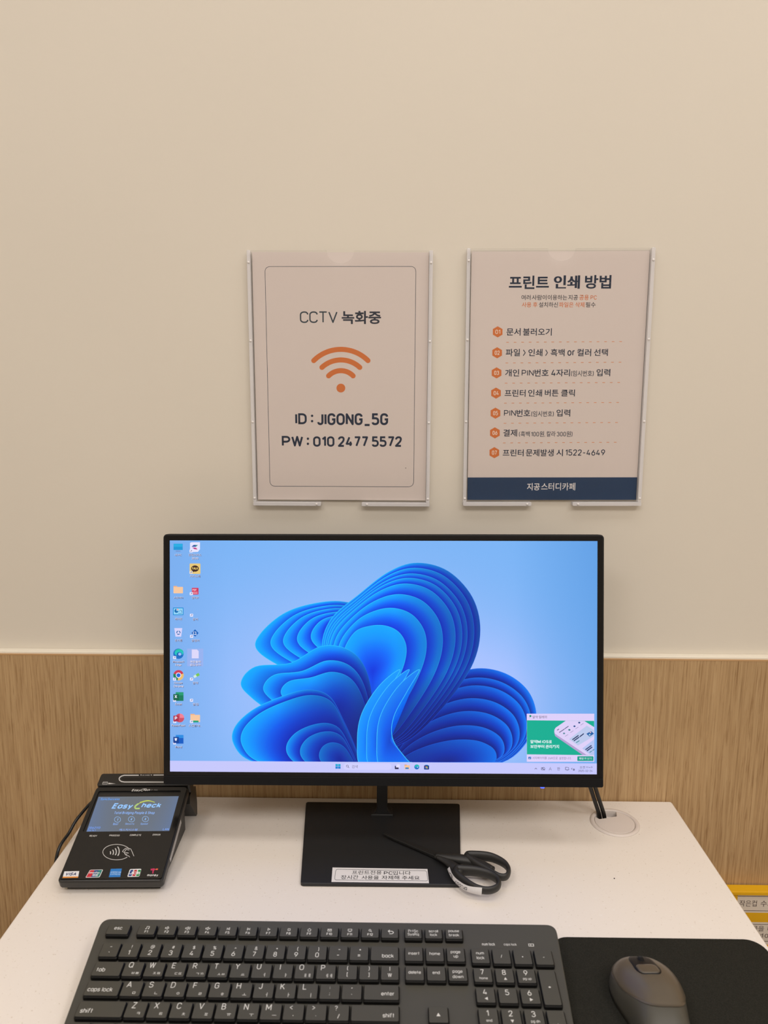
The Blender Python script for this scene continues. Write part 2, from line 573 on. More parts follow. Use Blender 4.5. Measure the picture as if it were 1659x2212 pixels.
class Print:
    """flat coloured marks on a real plane. M: frame of the plane; to_uv turns trace coordinates into plane metres"""

    def __init__(self, M, to_uv, mb=None, step=1.5e-5, n0=0.0, mat=0):
        self.M, self.t, self.mb = M, to_uv, mb or MB()
        self.n, self.step, self.mat = n0, step, mat
        self.base = n0

    def mark(self):
        self.base = self.n

    def reset(self):
        self.n = self.base

    def _put(self, uv, faces, cols):
        self.n += self.step
        vs_ = [(p[0], p[1], self.n + (p[2] * 3e-6 if len(p) > 2 else 0)) for p in uv]
        # counter-clockwise, facing out
        a = 0.0
        for f in faces[:6]:
            for i in range(len(f)):
                p, q = vs_[f[i]], vs_[f[(i + 1) % len(f)]]
                a += p[0] * q[1] - q[0] * p[1]
        if a < 0:
            faces = [tuple(reversed(f)) for f in faces]
        self.mb.add(vs_, faces, self.mat, cols, False, self.M)

    def poly(self, pts, col):
        self._put([self.t(*p) for p in pts], [tuple(range(len(pts)))], col)

    def rect(self, x0, y0, x1, y1, col, r=0):
        self.poly(rrect(x0, y0, x1, y1, r, 4), col)

    def disc(self, x, y, r, col, ry=None, n=24, a0=0, a1=360):
        ry = ry or r
        k = n if a1 - a0 >= 360 else n + 1
        self.poly([(x + r * math.cos(math.radians(a0 + (a1 - a0) * i / n)), y + ry * math.sin(math.radians(a0 + (a1 - a0) * i / n)))
                   for i in range(k)] + ([(x, y)] if a1 - a0 < 360 else []), col)

    def line(self, pts, w, col, closed=False):
        v, f = stroke(pts, w, closed)
        self._put([self.t(*p) for p in v], f, col)

    def arc(self, x, y, r, a0, a1, w, col, n=20, ry=None):
        ry = ry or r
        self.line([(x + r * math.cos(math.radians(a0 + (a1 - a0) * i / n)), y + ry * math.sin(math.radians(a0 + (a1 - a0) * i / n)))
                   for i in range(n + 1)], w, col)

    def mesh(self, verts, faces, cols):
        self._put([self.t(*p[:2]) for p in verts], faces, cols)

    def text(self, s, x0, y0, x1, y1, col, bold=.006, w=.12, gap=.17, slant=0.0):
        """writing whose ink fills the traced box"""
        V, Fc, (a, b, c, d) = lettering(s, bold, w, gap, slant)
        l, r_ = self.t(x0, (y0 + y1) / 2), self.t(x1, (y0 + y1) / 2)
        tp, bt = self.t((x0 + x1) / 2, y0), self.t((x0 + x1) / 2, y1)
        du, dv = (r_[0] - l[0]), (tp[1] - bt[1])
        if any(q in GL for q in s):                    # widen or narrow the letters, not their strokes
            xs = 1.0
            for _ in range(2):
                xs = max(.35, min(2.6, xs * abs(du / dv) / ((c - a) / (d - b))))
                V, Fc, (a, b, c, d) = lettering(s, bold, w, gap, slant, xs)
        sk = (r_[1] - l[1])
        self._put([(l[0] + du * (p[0] - a) / (c - a), bt[1] + dv * (p[1] - b) / (d - b) + sk * ((p[0] - a) / (c - a) - .5), p[2])
                   for p in V], Fc, col)


def tracer(M, sx=1.0, ox=0.0, oy=0.0):
    """trace coordinates (a crop of the photo at scale sx with origin ox, oy) -> metres on plane M"""
    inv = M.inverted()
    o = M.translation.copy()
    n = M.to_3x3() @ Vector((0, 0, 1))

    def f(x, y):
        q = inv @ on_plane(ox + x * sx, oy + y * sx, o, n)
        return (q.x, q.y)
    return f


# ------------------------------------------------------------------ materials
def pmat(name, color, rough=.5, metal=0.0, spec=.5, coat=0.0):
    m = bpy.data.materials.new(name)
    m.use_nodes = True
    b = m.node_tree.nodes['Principled BSDF']
    b.inputs['Base Color'].default_value = color
    b.inputs['Roughness'].default_value = rough
    b.inputs['Metallic'].default_value = metal
    b.inputs['Specular IOR Level'].default_value = spec
    b.inputs['Coat Weight'].default_value = coat
    return m


def nd(m, t, **kw):
    n = m.node_tree.nodes.new(t)
    for k, v in kw.items():
        if hasattr(n, k) and not isinstance(getattr(n, k), bpy.types.bpy_prop_collection):
            setattr(n, k, v)
    return n


def lk(m, a, b):
    m.node_tree.links.new(a, b)


def bsdf(m):
    return m.node_tree.nodes['Principled BSDF']


def ramp(m, fac, stops):
    r = nd(m, 'ShaderNodeValToRGB')
    e = r.color_ramp.elements
    while len(e) < len(stops):
        e.new(.5)
    for i, (p, c) in enumerate(stops):
        e[i].position = p
        e[i].color = c
    lk(m, fac, r.inputs[0])
    return r.outputs[0]


def noise(m, vec, scale, detail=3, rough=.5, dist=0.0):
    n = nd(m, 'ShaderNodeTexNoise')
    n.inputs['Scale'].default_value = scale
    n.inputs['Detail'].default_value = detail
    n.inputs['Roughness'].default_value = rough
    n.inputs['Distortion'].default_value = dist
    lk(m, vec, n.inputs['Vector'])
    return n.outputs[0]


def coords(m, scale=(1, 1, 1)):
    t = nd(m, 'ShaderNodeTexCoord')
    mp = nd(m, 'ShaderNodeMapping')
    mp.inputs['Scale'].default_value = scale
    lk(m, t.outputs['Object'], mp.inputs['Vector'])
    return mp.outputs[0]


def bump(m, h, strength, dist=.001):
    b = nd(m, 'ShaderNodeBump')
    b.inputs['Strength'].default_value = strength
    b.inputs['Distance'].default_value = dist
    lk(m, h, b.inputs['Height'])
    lk(m, b.outputs[0], bsdf(m).inputs['Normal'])


def mix(m, fac, a, b, mode='MIX'):
    n = nd(m, 'ShaderNodeMix', data_type='RGBA', blend_type=mode)
    for sock, v in ((n.inputs[0], fac), (n.inputs[6], a), (n.inputs[7], b)):
        if isinstance(v, (int, float, tuple)):
            sock.default_value = v
        else:
            lk(m, v, sock)
    return n.outputs[2]


M_PAINT = pmat('wall_paint', rgb(222, 214, 201), .75, spec=.3)
v_ = coords(M_PAINT)
lk(M_PAINT, ramp(M_PAINT, noise(M_PAINT, v_, 1.3, 2), [(.3, rgb(220, 212, 198)), (.7, rgb(225, 217, 203))]), bsdf(M_PAINT).inputs['Base Color'])
bump(M_PAINT, noise(M_PAINT, v_, 220, 2), .06)

M_WOOD = pmat('oak_laminate', rgb(160, 128, 92), .5, spec=.35)
va = coords(M_WOOD, (1, 1, .020))
vb = coords(M_WOOD, (1, 1, .035))
vc = coords(M_WOOD, (1, 1, .35))
g1 = ramp(M_WOOD, noise(M_WOOD, va, 430, 4, .62, .25), [(.28, rgb(166, 134, 95)), (.5, rgb(188, 156, 114)), (.72, rgb(200, 170, 128))])
g2 = ramp(M_WOOD, noise(M_WOOD, vb, 640, 3, .6, .2), [(.34, (0.66, .58, .50, 1)), (.46, (1, 1, 1, 1))])
g3 = ramp(M_WOOD, noise(M_WOOD, vc, 14, 2, .5), [(.3, (.90, .89, .87, 1)), (.7, (1.06, 1.06, 1.06, 1))])
wc = mix(M_WOOD, .75, mix(M_WOOD, 1.0, g1, g3, 'MULTIPLY'), g2, 'MULTIPLY')
lk(M_WOOD, wc, bsdf(M_WOOD).inputs['Base Color'])
bump(M_WOOD, noise(M_WOOD, va, 330, 4, .62, .25), .12, .0006)
M_WOODEDGE = pmat('oak_edge_band', rgb(196, 156, 110), .5)
M_CAP = pmat('cream_cap', rgb(236, 228, 212), .5)

M_STONE = pmat('speckled_solid_surface', rgb(226, 216, 206), .42, spec=.4)
v_ = coords(M_STONE)
s1 = ramp(M_STONE, noise(M_STONE, v_, 420, 2, .5), [(.68, rgb(239, 230, 220)), (.74, rgb(214, 201, 186))])
s2 = ramp(M_STONE, noise(M_STONE, v_, 900, 2, .6), [(.70, (1, 1, 1, 1)), (.78, (.80, .76, .71, 1))])
s3 = ramp(M_STONE, noise(M_STONE, v_, 260, 1, .5), [(.72, (0, 0, 0, 1)), (.76, (.35, .35, .35, 1))])
sc = mix(M_STONE, 1.0, s1, s2, 'MULTIPLY')
sc = mix(M_STONE, s3, sc, rgb(246, 242, 236))
lk(M_STONE, sc, bsdf(M_STONE).inputs['Base Color'])

M_CEIL = pmat('ceiling_paint', rgb(238, 234, 226), .8)
M_FLOOR = pmat('floor_tile', rgb(150, 132, 112), .5)
v_ = coords(M_FLOOR)
lk(M_FLOOR, ramp(M_FLOOR, noise(M_FLOOR, v_, 9, 4), [(.3, rgb(138, 120, 100)), (.7, rgb(162, 146, 126))]), bsdf(M_FLOOR).inputs['Base Color'])

M_BLACK = pmat('black_plastic', rgb(18, 18, 19), .5, spec=.28)
M_BEZEL = pmat('gloss_black_bezel', rgb(14, 14, 16), .25, spec=.3)
M_CHIN = pmat('monitor_chin', rgb(15, 16, 19), .5, spec=.22)
M_BASE = pmat('matte_black_stand', rgb(34, 34, 35), .52)
bump(M_BASE, noise(M_BASE, coords(M_BASE), 1800, 2), .15, .0003)
M_TERM = pmat('terminal_plastic', rgb(34, 33, 32), .38)
M_TERMGLOSS = pmat('terminal_gloss', rgb(20, 19, 19), .18)
M_CABLE = pmat('cable_rubber', rgb(22, 22, 23), .38)
M_SCISSOR = pmat('black_coated_steel', rgb(34, 34, 34), .40)
M_GRIP = pmat('scissor_grip', rgb(42, 41, 39), .48)
bump(M_GRIP, noise(M_GRIP, coords(M_GRIP), 1500, 2), .25, .0003)
M_KBODY = pmat('keyboard_case', rgb(67, 65, 58), .58)
bump(M_KBODY, noise(M_KBODY, coords(M_KBODY), 2200, 2), .2, .0002)
M_KEY = pmat('key_top', rgb(66, 64, 56), .50)
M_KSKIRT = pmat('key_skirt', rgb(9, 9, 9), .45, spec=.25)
M_PAD = pmat('mouse_pad_cloth', rgb(42, 41, 36), .92, spec=.15)
v_ = coords(M_PAD)
lk(M_PAD, ramp(M_PAD, noise(M_PAD, v_, 1600, 2), [(.35, rgb(32, 31, 26)), (.65, rgb(45, 44, 38))]), bsdf(M_PAD).inputs['Base Color'])
M_MOUSE = pmat('mouse_shell', rgb(90, 81, 68), .34)
M_MOUSESIDE = pmat('mouse_side', rgb(74, 72, 64), .48)
M_GREYWHITE = pmat('grommet_plastic', rgb(222, 211, 203), .42)
M_YELLOW = pmat('yellow_plastic', rgb(232, 178, 20), .42)
M_MAROON = pmat('dark_red_brown_board', rgb(92, 60, 54), .5)
M_SCREW = pmat('clear_screw', rgb(235, 230, 228), .25)
M_CRUMB = pmat('dark_crumb', rgb(40, 26, 28), .7)

M_PRINT = pmat('printed_paper', (1, 1, 1, 1), .6, spec=.12)
a_ = nd(M_PRINT, 'ShaderNodeVertexColor')
a_.layer_name = 'Col'
lk(M_PRINT, a_.outputs[0], bsdf(M_PRINT).inputs['Base Color'])
M_INK = pmat('gloss_print', (1, 1, 1, 1), .4)
a_ = nd(M_INK, 'ShaderNodeVertexColor')
a_.layer_name = 'Col'
lk(M_INK, a_.outputs[0], bsdf(M_INK).inputs['Base Color'])


def screen_mat(name, strength):
    m = pmat(name, rgb(6, 6, 8), .35, spec=.3)
    a = nd(m, 'ShaderNodeVertexColor')
    a.layer_name = 'Col'
    lk(m, a.outputs[0], bsdf(m).inputs['Emission Color'])
    bsdf(m).inputs['Emission Strength'].default_value = strength
    return m


M_SCREEN = screen_mat('lit_display', 1.0)
M_SCREEN2 = screen_mat('lit_terminal_display', 1.0)
M_LED = pmat('blue_led', rgb(40, 60, 255), .3)
bsdf(M_LED).inputs['Emission Color'].default_value = rgb(60, 80, 255)
bsdf(M_LED).inputs['Emission Strength'].default_value = 2.5
M_LAMP = pmat('lamp_diffuser', rgb(255, 240, 220), .5)
bsdf(M_LAMP).inputs['Emission Color'].default_value = (1, .965, .94, 1)
bsdf(M_LAMP).inputs['Emission Strength'].default_value = 0.4


def clear_sheet(name, tint, white):
    """thin clear acrylic: see-through with a mirror reflection that grows at grazing angles and a little milky white"""
    m = bpy.data.materials.new(name)
    m.use_nodes = True
    t = m.node_tree
    t.nodes.remove(t.nodes['Principled BSDF'])
    out = t.nodes['Material Output']
    tr = t.nodes.new('ShaderNodeBsdfTransparent')
    tr.inputs[0].default_value = tint
    gl = t.nodes.new('ShaderNodeBsdfGlossy')
    gl.inputs['Roughness'].default_value = .04
    df = t.nodes.new('ShaderNodeBsdfDiffuse')
    df.inputs[0].default_value = rgb(246, 243, 244)
    lw = t.nodes.new('ShaderNodeLayerWeight')
    lw.inputs[0].default_value = .5
    pw = t.nodes.new('ShaderNodeMath')
    pw.operation = 'POWER'
    pw.inputs[1].default_value = 5.0
    t.links.new(lw.outputs['Facing'], pw.inputs[0])
    fr = t.nodes.new('ShaderNodeMath')
    fr.operation = 'MULTIPLY_ADD'
    fr.inputs[1].default_value = .6
    fr.inputs[2].default_value = .022
    t.links.new(pw.outputs[0], fr.inputs[0])
    m1 = t.nodes.new('ShaderNodeMixShader')
    m1.inputs[0].default_value = white
    t.links.new(tr.outputs[0], m1.inputs[1])
    t.links.new(df.outputs[0], m1.inputs[2])
    m2 = t.nodes.new('ShaderNodeMixShader')
    t.links.new(fr.outputs[0], m2.inputs[0])
    t.links.new(m1.outputs[0], m2.inputs[1])
    t.links.new(gl.outputs[0], m2.inputs[2])
    t.links.new(m2.outputs[0], out.inputs[0])
    return m


M_ACRYL = clear_sheet('clear_acrylic', (.992, .99, .99, 1), .004)
M_RAIL = clear_sheet('clear_acrylic_edge', (.99, .99, .99, 1), .55)

# ------------------------------------------------------------------ the room
RX0, RX1, RY0 = -1.9, 1.9, -3.4


def quad_obj(name, a, b, c, d, m):
    mb = MB()
    mb.add([a, b, c, d], [(0, 1, 2, 3)])
    return structure(mb.build(name, m, fix=False))


mb = MB()
mb.box(RX0 - .1, 0, -.1, RX1 + .1, .12, CEIL + .1)
structure(mb.build('wall_back', M_PAINT))
mb = MB()
mb.box(RX0 - .1, RY0 - .1, -.1, RX0, 0, CEIL + .1)
structure(mb.build('wall_left', M_PAINT))
mb = MB()
mb.box(RX1, RY0 - .1, -.1, RX1 + .1, 0, CEIL + .1)
structure(mb.build('wall_right', M_PAINT))
mb = MB()
mb.box(RX0, RY0 - .1, -.1, RX1, RY0, CEIL + .1)
structure(mb.build('wall_front', M_PAINT))
mb = MB()
mb.box(RX0, RY0, -.1, RX1, 0, 0)
structure(mb.build('floor', M_FLOOR))
mb = MB()
mb.box(RX0, RY0, CEIL, RX1, 0, CEIL + .1)
structure(mb.build('ceiling', M_CEIL))

# oak wainscot on the back wall with its pale cap
PAN = 0.012
mb = MB()
mb.box(RX0, -PAN, 0.0, RX1, 0, 0.9355, 0)
o = structure(mb.build('trim_1', M_WOOD))
o['label'] = 'oak wood-grain wainscot panel on the lower wall'
mb = MB()
mb.box(RX0, -PAN - .0003, 0.9355, RX1, 0, 0.9375, 0)
o = structure(mb.build('trim_2', M_WOODEDGE))
o['label'] = 'light brown edge band along the top of the wainscot'
mb = MB()
mb.slab([(RX0, -PAN + .001), (RX1, -PAN + .001), (RX1, 0), (RX0, 0)], 0.9375, 0.9405, .0012)
o = structure(mb.build('trim_3', M_CAP))
o['label'] = 'cream cap strip above the wood wainscot'

# ------------------------------------------------------------------ the desk
DX0, DX1, DY0, DY1, DT = -0.3865, 0.3725, -0.62, -0.0133, 0.03
GX, GY = 0.2825, -0.0635
desk = thing('desk', 'white speckled desk with a solid top standing against the wood panel', 'desk', (0, -.3, 0))
mb = MB()
hole = [(GX + .0262 * math.cos(2 * math.pi * i / 40), GY + .0262 * math.sin(2 * math.pi * i / 40)) for i in range(40)]
mb.fill([rrect(DX0 + .0015, DY0 + .0015, DX1 - .0015, DY1 - .0015, .002), hole], DESK)
out_ = rrect(DX0, DY0, DX1, DY1, .003)
k = len(out_)
ins_ = rrect(DX0 + .0015, DY0 + .0015, DX1 - .0015, DY1 - .0015, .002)
mb.add([(x, y, DESK - DT) for x, y in out_] + [(x, y, DESK - .0015) for x, y in out_] + [(x, y, DESK) for x, y in ins_],
       [(r * k + i, r * k + (i + 1) % k, (r + 1) * k + (i + 1) % k, (r + 1) * k + i) for r in range(2) for i in range(k)])
mb.fill([out_, hole], DESK - DT, flip=True)
mb.add([(x, y, DESK - DT) for x, y in hole] + [(x, y, DESK) for x, y in hole],
       [(i, 40 + i, 40 + (i + 1) % 40, (i + 1) % 40) for i in range(40)])
mb.build('desk_top', M_STONE, desk)
for x in (DX0 + .02, DX1 - .02 - .025):
    mb = MB()
    mb.box(x, DY0 + .04, 0, x + .025, DY1 - .02, DESK - DT)
    mb.build('side_panel', M_WOOD, desk)
mb = MB()
mb.box(DX0 + .045, DY1 - .04, .25, DX1 - .045, DY1 - .022, DESK - DT)
mb.build('back_panel', M_WOOD, desk)

# ------------------------------------------------------------------ acrylic sign holders and their sheets
ORANGE = rgb(214, 118, 58)
NAVY = rgb(24, 40, 64)
PAPER = rgb(221, 209, 202)


def sign_holder(x0, z0, x1, z1, rot, label):
    """clear wall holder: back sheet, front sheet with a thumb notch, edge rails and screws"""
    w, h = x1 - x0, z1 - z0
    ca, sa = math.cos(rot), math.sin(rot)
    M = frame(((x0), 0, z0), (ca, 0, sa), (-sa, 0, ca))
    t = thing('sign_holder', label, 'sign holder', (x0, 0, z0), 'clear acrylic sign holders on the wall')
    mb = MB()
    mb.plate([rrect(.002, .003, w - .002, h - .001, .001)], .0002, .0022, M)
    mb.build('back_sheet', M_ACRYL, t)
    c = w / 2 + .0005
    ol = [(.002, .001), (w - .002, .001), (w - .002, h)]
    ol += [(c + .0165 * math.cos(math.radians(a)), h - .0145 * math.sin(math.radians(a))) for a in range(0, 181, 9)]
    ol += [(.002, h)]
    mb = MB()
    mb.plate([ol], .0062, .0082, M)
    mb.build('front_sheet', M_ACRYL, t)
    for a, b in ((0, .0042), (w - .0048, w - .0004)):
        mb = MB()
        mb.slab(rrect(a, .001, b, h + .0005, .0012), .0022, .0088, .0006, M)
        mb.build('side_rail', M_RAIL, t)
    for a, b in ((.0, w * .385), (w * .615, w)):
        mb = MB()
        mb.slab(rrect(a, -.0035, b, .0012, .0012), .0002, .0088, .0006, M)
        mb.build('bottom_rail', M_RAIL, t)
    for u, v in [(u, v) for v in (.006, .333 * h, .655 * h, h - .0135) for u in (.0021, w - .0026)] + [(w * .36, -.0012), (w * .645, -.0012)]:
        mb = MB()
        mb.lathe([(0, .0098), (.0009, .0098), (.0014, .0094), (.0014, .0086)], u, v, 14, 0, M)
        mb.build('screw', M_SCREW, t)
    return t, M, w, h


h1, HM1, HW1, HH1 = sign_holder(-.1738, 1.1365, .0466, 1.4380, 0.0, 'clear acrylic wall holder showing the wireless network sign, left of two')
h2, HM2, HW2, HH2 = sign_holder(.0880, 1.1375, .3092, 1.4405, .0065, 'clear acrylic wall holder showing the printing instructions, right of two')


def sheet_print(M, w, h, scale, ox, oy):
    P0 = M @ Matrix.Translation((0, 0, .0034))
    pr = Print(P0, tracer(P0, scale, ox, oy), step=2e-5)
    return pr


# first sheet: CCTV and wireless network
A4W, A4H = .2100, .2970
pr = sheet_print(HM1, HW1, HH1, 480 / 1659, 500, 520)
PX = (HW1 - A4W) / 2 + .0002
t_keep = pr.t
pr.t = lambda x, y: (x, y)
pr.rect(PX, .0035, PX + A4W, .0035 + A4H, PAPER)
pr.t = t_keep
pr.n, pr.step = 4e-5, 4e-7
bd = round_poly([(250, 193), (1377, 192), (1360, 1837), (288, 1833)], 42, 8)
pr.line(bd, 3.6, rgb(60, 70, 84), True)
pr.text('CCTV', 511, 527, 792, 614, rgb(48, 62, 72), w=.12, gap=.07)
pr.text('녹화중', 823, 524, 1117, 622, rgb(42, 48, 62), bold=.026)
pr.arc(817, 1097, 286, 225, 315, 38, ORANGE, 30)
pr.arc(817, 1097, 207, 227, 313, 38, ORANGE, 26)
pr.arc(817, 1097, 127, 224, 316, 38, ORANGE, 22)
for r_, a_ in ((286, 225), (286, 315), (207, 227), (207, 313), (127, 224), (127, 316)):
    pr.disc(817 + r_ * math.cos(math.radians(a_)), 1097 + r_ * math.sin(math.radians(a_)), 19, ORANGE)
pr.disc(817, 1100, 33, ORANGE)
pr.text('ID', 476, 1288, 562, 1370, NAVY, w=.185, gap=.09)
pr.text('JIGONG_5G', 640, 1288, 1170, 1384, NAVY, w=.185, gap=.09)
pr.text('PW', 376, 1457, 535, 1536, NAVY, w=.185, gap=.09)
pr.text('010', 610, 1460, 769, 1538, NAVY, w=.185, gap=.09)
pr.text('2477', 795, 1460, 1020, 1539, NAVY, w=.185, gap=.09)
pr.text('5572', 1048, 1460, 1272, 1539, NAVY, w=.185, gap=.09)
for x, y in ((602, 1307), (602, 1347), (571, 1478), (571, 1516)):
    pr.disc(x, y, 9, NAVY)
pr.disc(1301, 1697, 3.2, rgb(60, 40, 40))
tag(pr.mb.build('notice_sheet', M_PRINT), 'white paper sign with an orange wireless symbol and network password', 'sign', 'paper signs in the wall holders')

# second sheet: how to print
pr = sheet_print(HM2, HW2, HH2, 500 / 1659, 960, 520)
t_keep = pr.t
pr.t = lambda x, y: (x, y)
PX = (HW2 - A4W) / 2 + .0002
pr.rect(PX, .0035, PX + A4W, .0035 + A4H, PAPER)
pr.rect(PX, .0035, PX + A4W, .0035 + .0283, rgb(24, 56, 92))
pr.t = t_keep
pr.n, pr.step = 6e-5, 0
pr.text('프린트', 463, 250, 750, 346, NAVY, bold=.026)
for dx in (-3, 0, 3):
    pr.n += 1e-5
    pr.text('인쇄', 787 + dx, 248, 969 + dx, 344, NAVY, bold=.010)
pr.n = 6e-5
pr.text('방법', 1007, 246, 1196, 344, NAVY, bold=.024)
DK = rgb(52, 52, 60)
for s_, a, b, c in (('여러', 552, 618, DK), ('사람이', 627, 732, DK), ('이용하는', 741, 880, DK), ('지공', 888, 957, DK), ('공용 PC', 967, 1092, ORANGE)):
    pr.text(s_, a, 388, b, 425, c, bold=.010, w=.14)
for s_, a, b, c in (('사용 후', 555, 667, ORANGE), ('설치하신', 677, 814, DK), ('파일은 삭제', 822, 1004, ORANGE), ('필수', 1013, 1084, DK)):
    pr.text(s_, a, 440, b, 477, c, bold=.010)
for i, (x, y) in enumerate(((382, 653), (378, 803), (374, 947), (370, 1092), (366, 1236), (362, 1377), (358, 1519))):
    pr.poly([(x + 40 * math.sin(math.radians(60 * q)), y + 40 * math.cos(math.radians(60 * q))) for q in range(6)], ORANGE)
    pr.n = 8e-5
    pr.text('0%d' % (i + 1), x - 17, y - 15, x + 18, y + 15, rgb(245, 228, 212), w=.14, gap=.14)
    pr.n = 6e-5
B_ = .014
for s_, a, b, c, d in (('문서', 445, 546, 627, 680), ('불러오기', 563, 770, 627, 680),
                       ('파일', 440, 542, 775, 828), ('\u3009', 563, 583, 780, 826), ('인쇄', 602, 703, 775, 828), ('\u3009', 723, 742, 780, 826),
                       ('흑백', 762, 862, 775, 828), ('or', 882, 932, 785, 824), ('컬러', 952, 1052, 775, 828), ('선택', 1072, 1172, 775, 826),
                       ('개인', 435, 536, 921, 973), ('PIN', 554, 640, 926, 968), ('번호', 646, 747, 921, 973), ('4', 766, 796, 924, 968),
                       ('자리', 801, 900, 921, 972), ('입력', 1090, 1189, 919, 971),
                       ('프린터', 432, 582, 1067, 1118), ('인쇄', 600, 700, 1066, 1117), ('버튼', 720, 818, 1066, 1116), ('클릭', 836, 935, 1066, 1116),
                       ('PIN', 427, 512, 1214, 1256), ('번호', 517, 616, 1210, 1261), ('입력', 803, 902, 1209, 1260),
                       ('결제', 422, 521, 1352, 1403), ('프린터', 418, 568, 1495, 1545), ('문제발생', 584, 784, 1494, 1545),
                       ('시', 802, 850, 1494, 1544), ('1522-4649', 868, 1151, 1496, 1540)):
    pr.text(s_, a, c, b, d, NAVY, bold=B_, w=.135, gap=.15)
for s_, a, b, c, d in (('(임시번호)', 908, 1070, 930, 972), ('(임시번호)', 623, 784, 1220, 1261), ('(흑백', 535, 612, 1365, 1405), ('100원,', 622, 722, 1365, 1405),
                       ('칼라', 732, 797, 1365, 1404), ('300원)', 806, 918, 1365, 1405)):
    pr.text(s_, a, c, b, d, NAVY, bold=.008, w=.13, gap=.13)
for y, a, b in ((727, 443, 1272), (875, 438, 1267), (1020, 433, 1258), (1163, 428, 1250), (1307, 425, 1242), (1448, 420, 1233)):
    for q in range(16):
        x = a + (b - a - 18) * q / 15
        yy = y - 5 * q / 15 + 1
        pr.rect(x, yy - 2, x + 19, yy + 2, rgb(222, 140, 84))
pr.text('지공', 592, 1737, 684, 1789, rgb(236, 232, 230), bold=.016)
pr.text('스터디카페', 694, 1735, 938, 1789, rgb(236, 232, 230), bold=.010)
tag(pr.mb.build('notice_sheet', M_PRINT), 'paper sign listing seven printing steps above a navy blue band', 'sign', 'paper signs in the wall holders')

# ------------------------------------------------------------------ the monitor
SC_O = Vector((-.0102, -.1018, .9716))            # centre of the lit display
SW, SH = .495, .2693
YAW, TILT, ROLL = -.0048, .1632, .0060
u_ = Vector((math.cos(YAW), math.sin(YAW), 0))
v_ = Vector((-math.sin(YAW) * math.sin(TILT), math.cos(YAW) * math.sin(TILT), math.cos(TILT)))
SM = frame(SC_O, u_ * math.cos(ROLL) + v_ * math.sin(ROLL), v_ * math.cos(ROLL) - u_ * math.sin(ROLL))
mon = thing('monitor', 'black flat screen monitor on a square stand showing a blue desktop', 'monitor', (-.0102, -.11, DESK))
hw, hh = SW / 2, SH / 2
FX, FT, FB = .0080, .0073, .0156                 # frame widths: sides, top, bottom
mb = MB()
fo = rrect(-hw - FX, -hh - FB, hw + FX, hh + FT, .0045)
fi = rrect(-hw - .0050, -hh - .0042, hw + .0050, hh + .0050, .001)
mb.slab(fo, -.0105, .0002, .0014, SM, 0, bot=True)
mb.build('housing', M_BLACK, mon)
mb = MB()
mb.plate([rrect(-hw - .0054, -hh - .0046, hw + .0054, hh + .0054, .0012)], .0002, .0007, SM)
mb.build('bezel', M_BEZEL, mon)
mb = MB()
mb.slab(rrect(-hw - FX + .0005, -hh - FB + .0004, hw + FX - .0005, -hh - .0049, .0022), .0002, .0015, .0006, SM)
mb.build('chin', M_CHIN, mon)
mb = MB()
mb.slab(rrect(-.16, -.115, .16, .06, .02), -.034, -.0104, 0, SM, 0, bevb=.008)
mb.build('back_cover', M_BLACK, mon)
mb = MB()
mb.slab(rrect(-.020, -.118, .020, -.078, .004), -.068, -.033, .002, SM)
mb.build('tilt_hinge', M_BLACK, mon)
mb = MB()
mb.slab(rrect(.183, -hh - FB - .0012, .1873, -hh - FB + .0006, .0005), -.003, .001, .0004, SM)
mb.build('power_light', M_LED, mon)
# stand
NX, NY = -.0106, -.0560
mb = MB()
mb.slab(rrect(NX - .0068, NY - .0035, NX + .0068, NY + .0035, .0015), DESK + .0045, DESK + .135, .001)
mb.slab(round_poly([(NX - .0145, NY - .0065), (NX + .0145, NY - .0065), (NX + .0125, NY + .012), (NX - .0125, NY + .012)], .002), DESK + .0038, DESK + .0072, .0015)
for s_ in (-1, 1):
    a = [(NX + s_ * .0066, .0070), (NX + s_ * .0066, .0125), (NX + s_ * .0078, .0096), (NX + s_ * .0108, .0070)]
    mb.add([(x, NY - .003, DESK + z) for x, z in a] + [(x, NY + .003, DESK + z) for x, z in a],
           [(0, 1, 2, 3), (7, 6, 5, 4), (0, 4, 5, 1), (1, 5, 6, 2), (2, 6, 7, 3), (3, 7, 4, 0)])
mb.build('neck', M_BASE, mon)
mb = MB()
bc = [(-.0980, -.1900), (.0778, -.1892), (.0904, -.0305), (-.1105, -.0300)]
mb.slab(round_poly(bc, .004), DESK + .0004, DESK + .0042, .0008, None, 0)
base = mb.build('base_plate', M_BASE, mon)
# sticker on the base plate
BM = frame((0, 0, DESK + .0042), (1, 0, 0), (0, 1, 0))
pr = Print(BM, tracer(BM, 500 / 1659, 640, 1680), step=2e-5, n0=1e-4)
pr.poly([(260, 644), (940, 655), (951, 757), (252, 748)], rgb(232, 228, 226))
pr.line(round_poly([(284, 657), (934, 668), (944, 741), (274, 733)], 14, 5), 2.6, rgb(40, 38, 38), True)
for s_, a, b, c, d, e in (('프린트전용', 400, 612, 666, 695, .004), ('PC', 628, 690, 672, 696, .004), ('입니다', 692, 820, 670, 698, .004),
                          ('장시간', 320, 445, 700, 729, .004), ('사용을', 468, 592, 702, 730, .004), ('자제해', 612, 738, 703, 731, .004), ('주세요', 758, 884, 705, 733, .004)):
    pr.text(s_, a, c, b, d, rgb(36, 34, 34), bold=e, w=.15)
o = pr.mb.build('label_sticker', M_PRINT, mon)
o.parent = base
o['label'] = 'white sticker with two lines of printing on the stand plate'

# ---- what the display shows
scr_t = tracer(SM)
PXM = SW / 922.0                                   # one traced pixel on the display, in metres
mb = MB()
pr = Print(SM, scr_t, mb, step=3e-6, n0=.00072)


def g2c(c):
    return rgb(*c)


def lerp3(a, b, t):
    return tuple(x + (y - x) * t for x, y in zip(a, b))


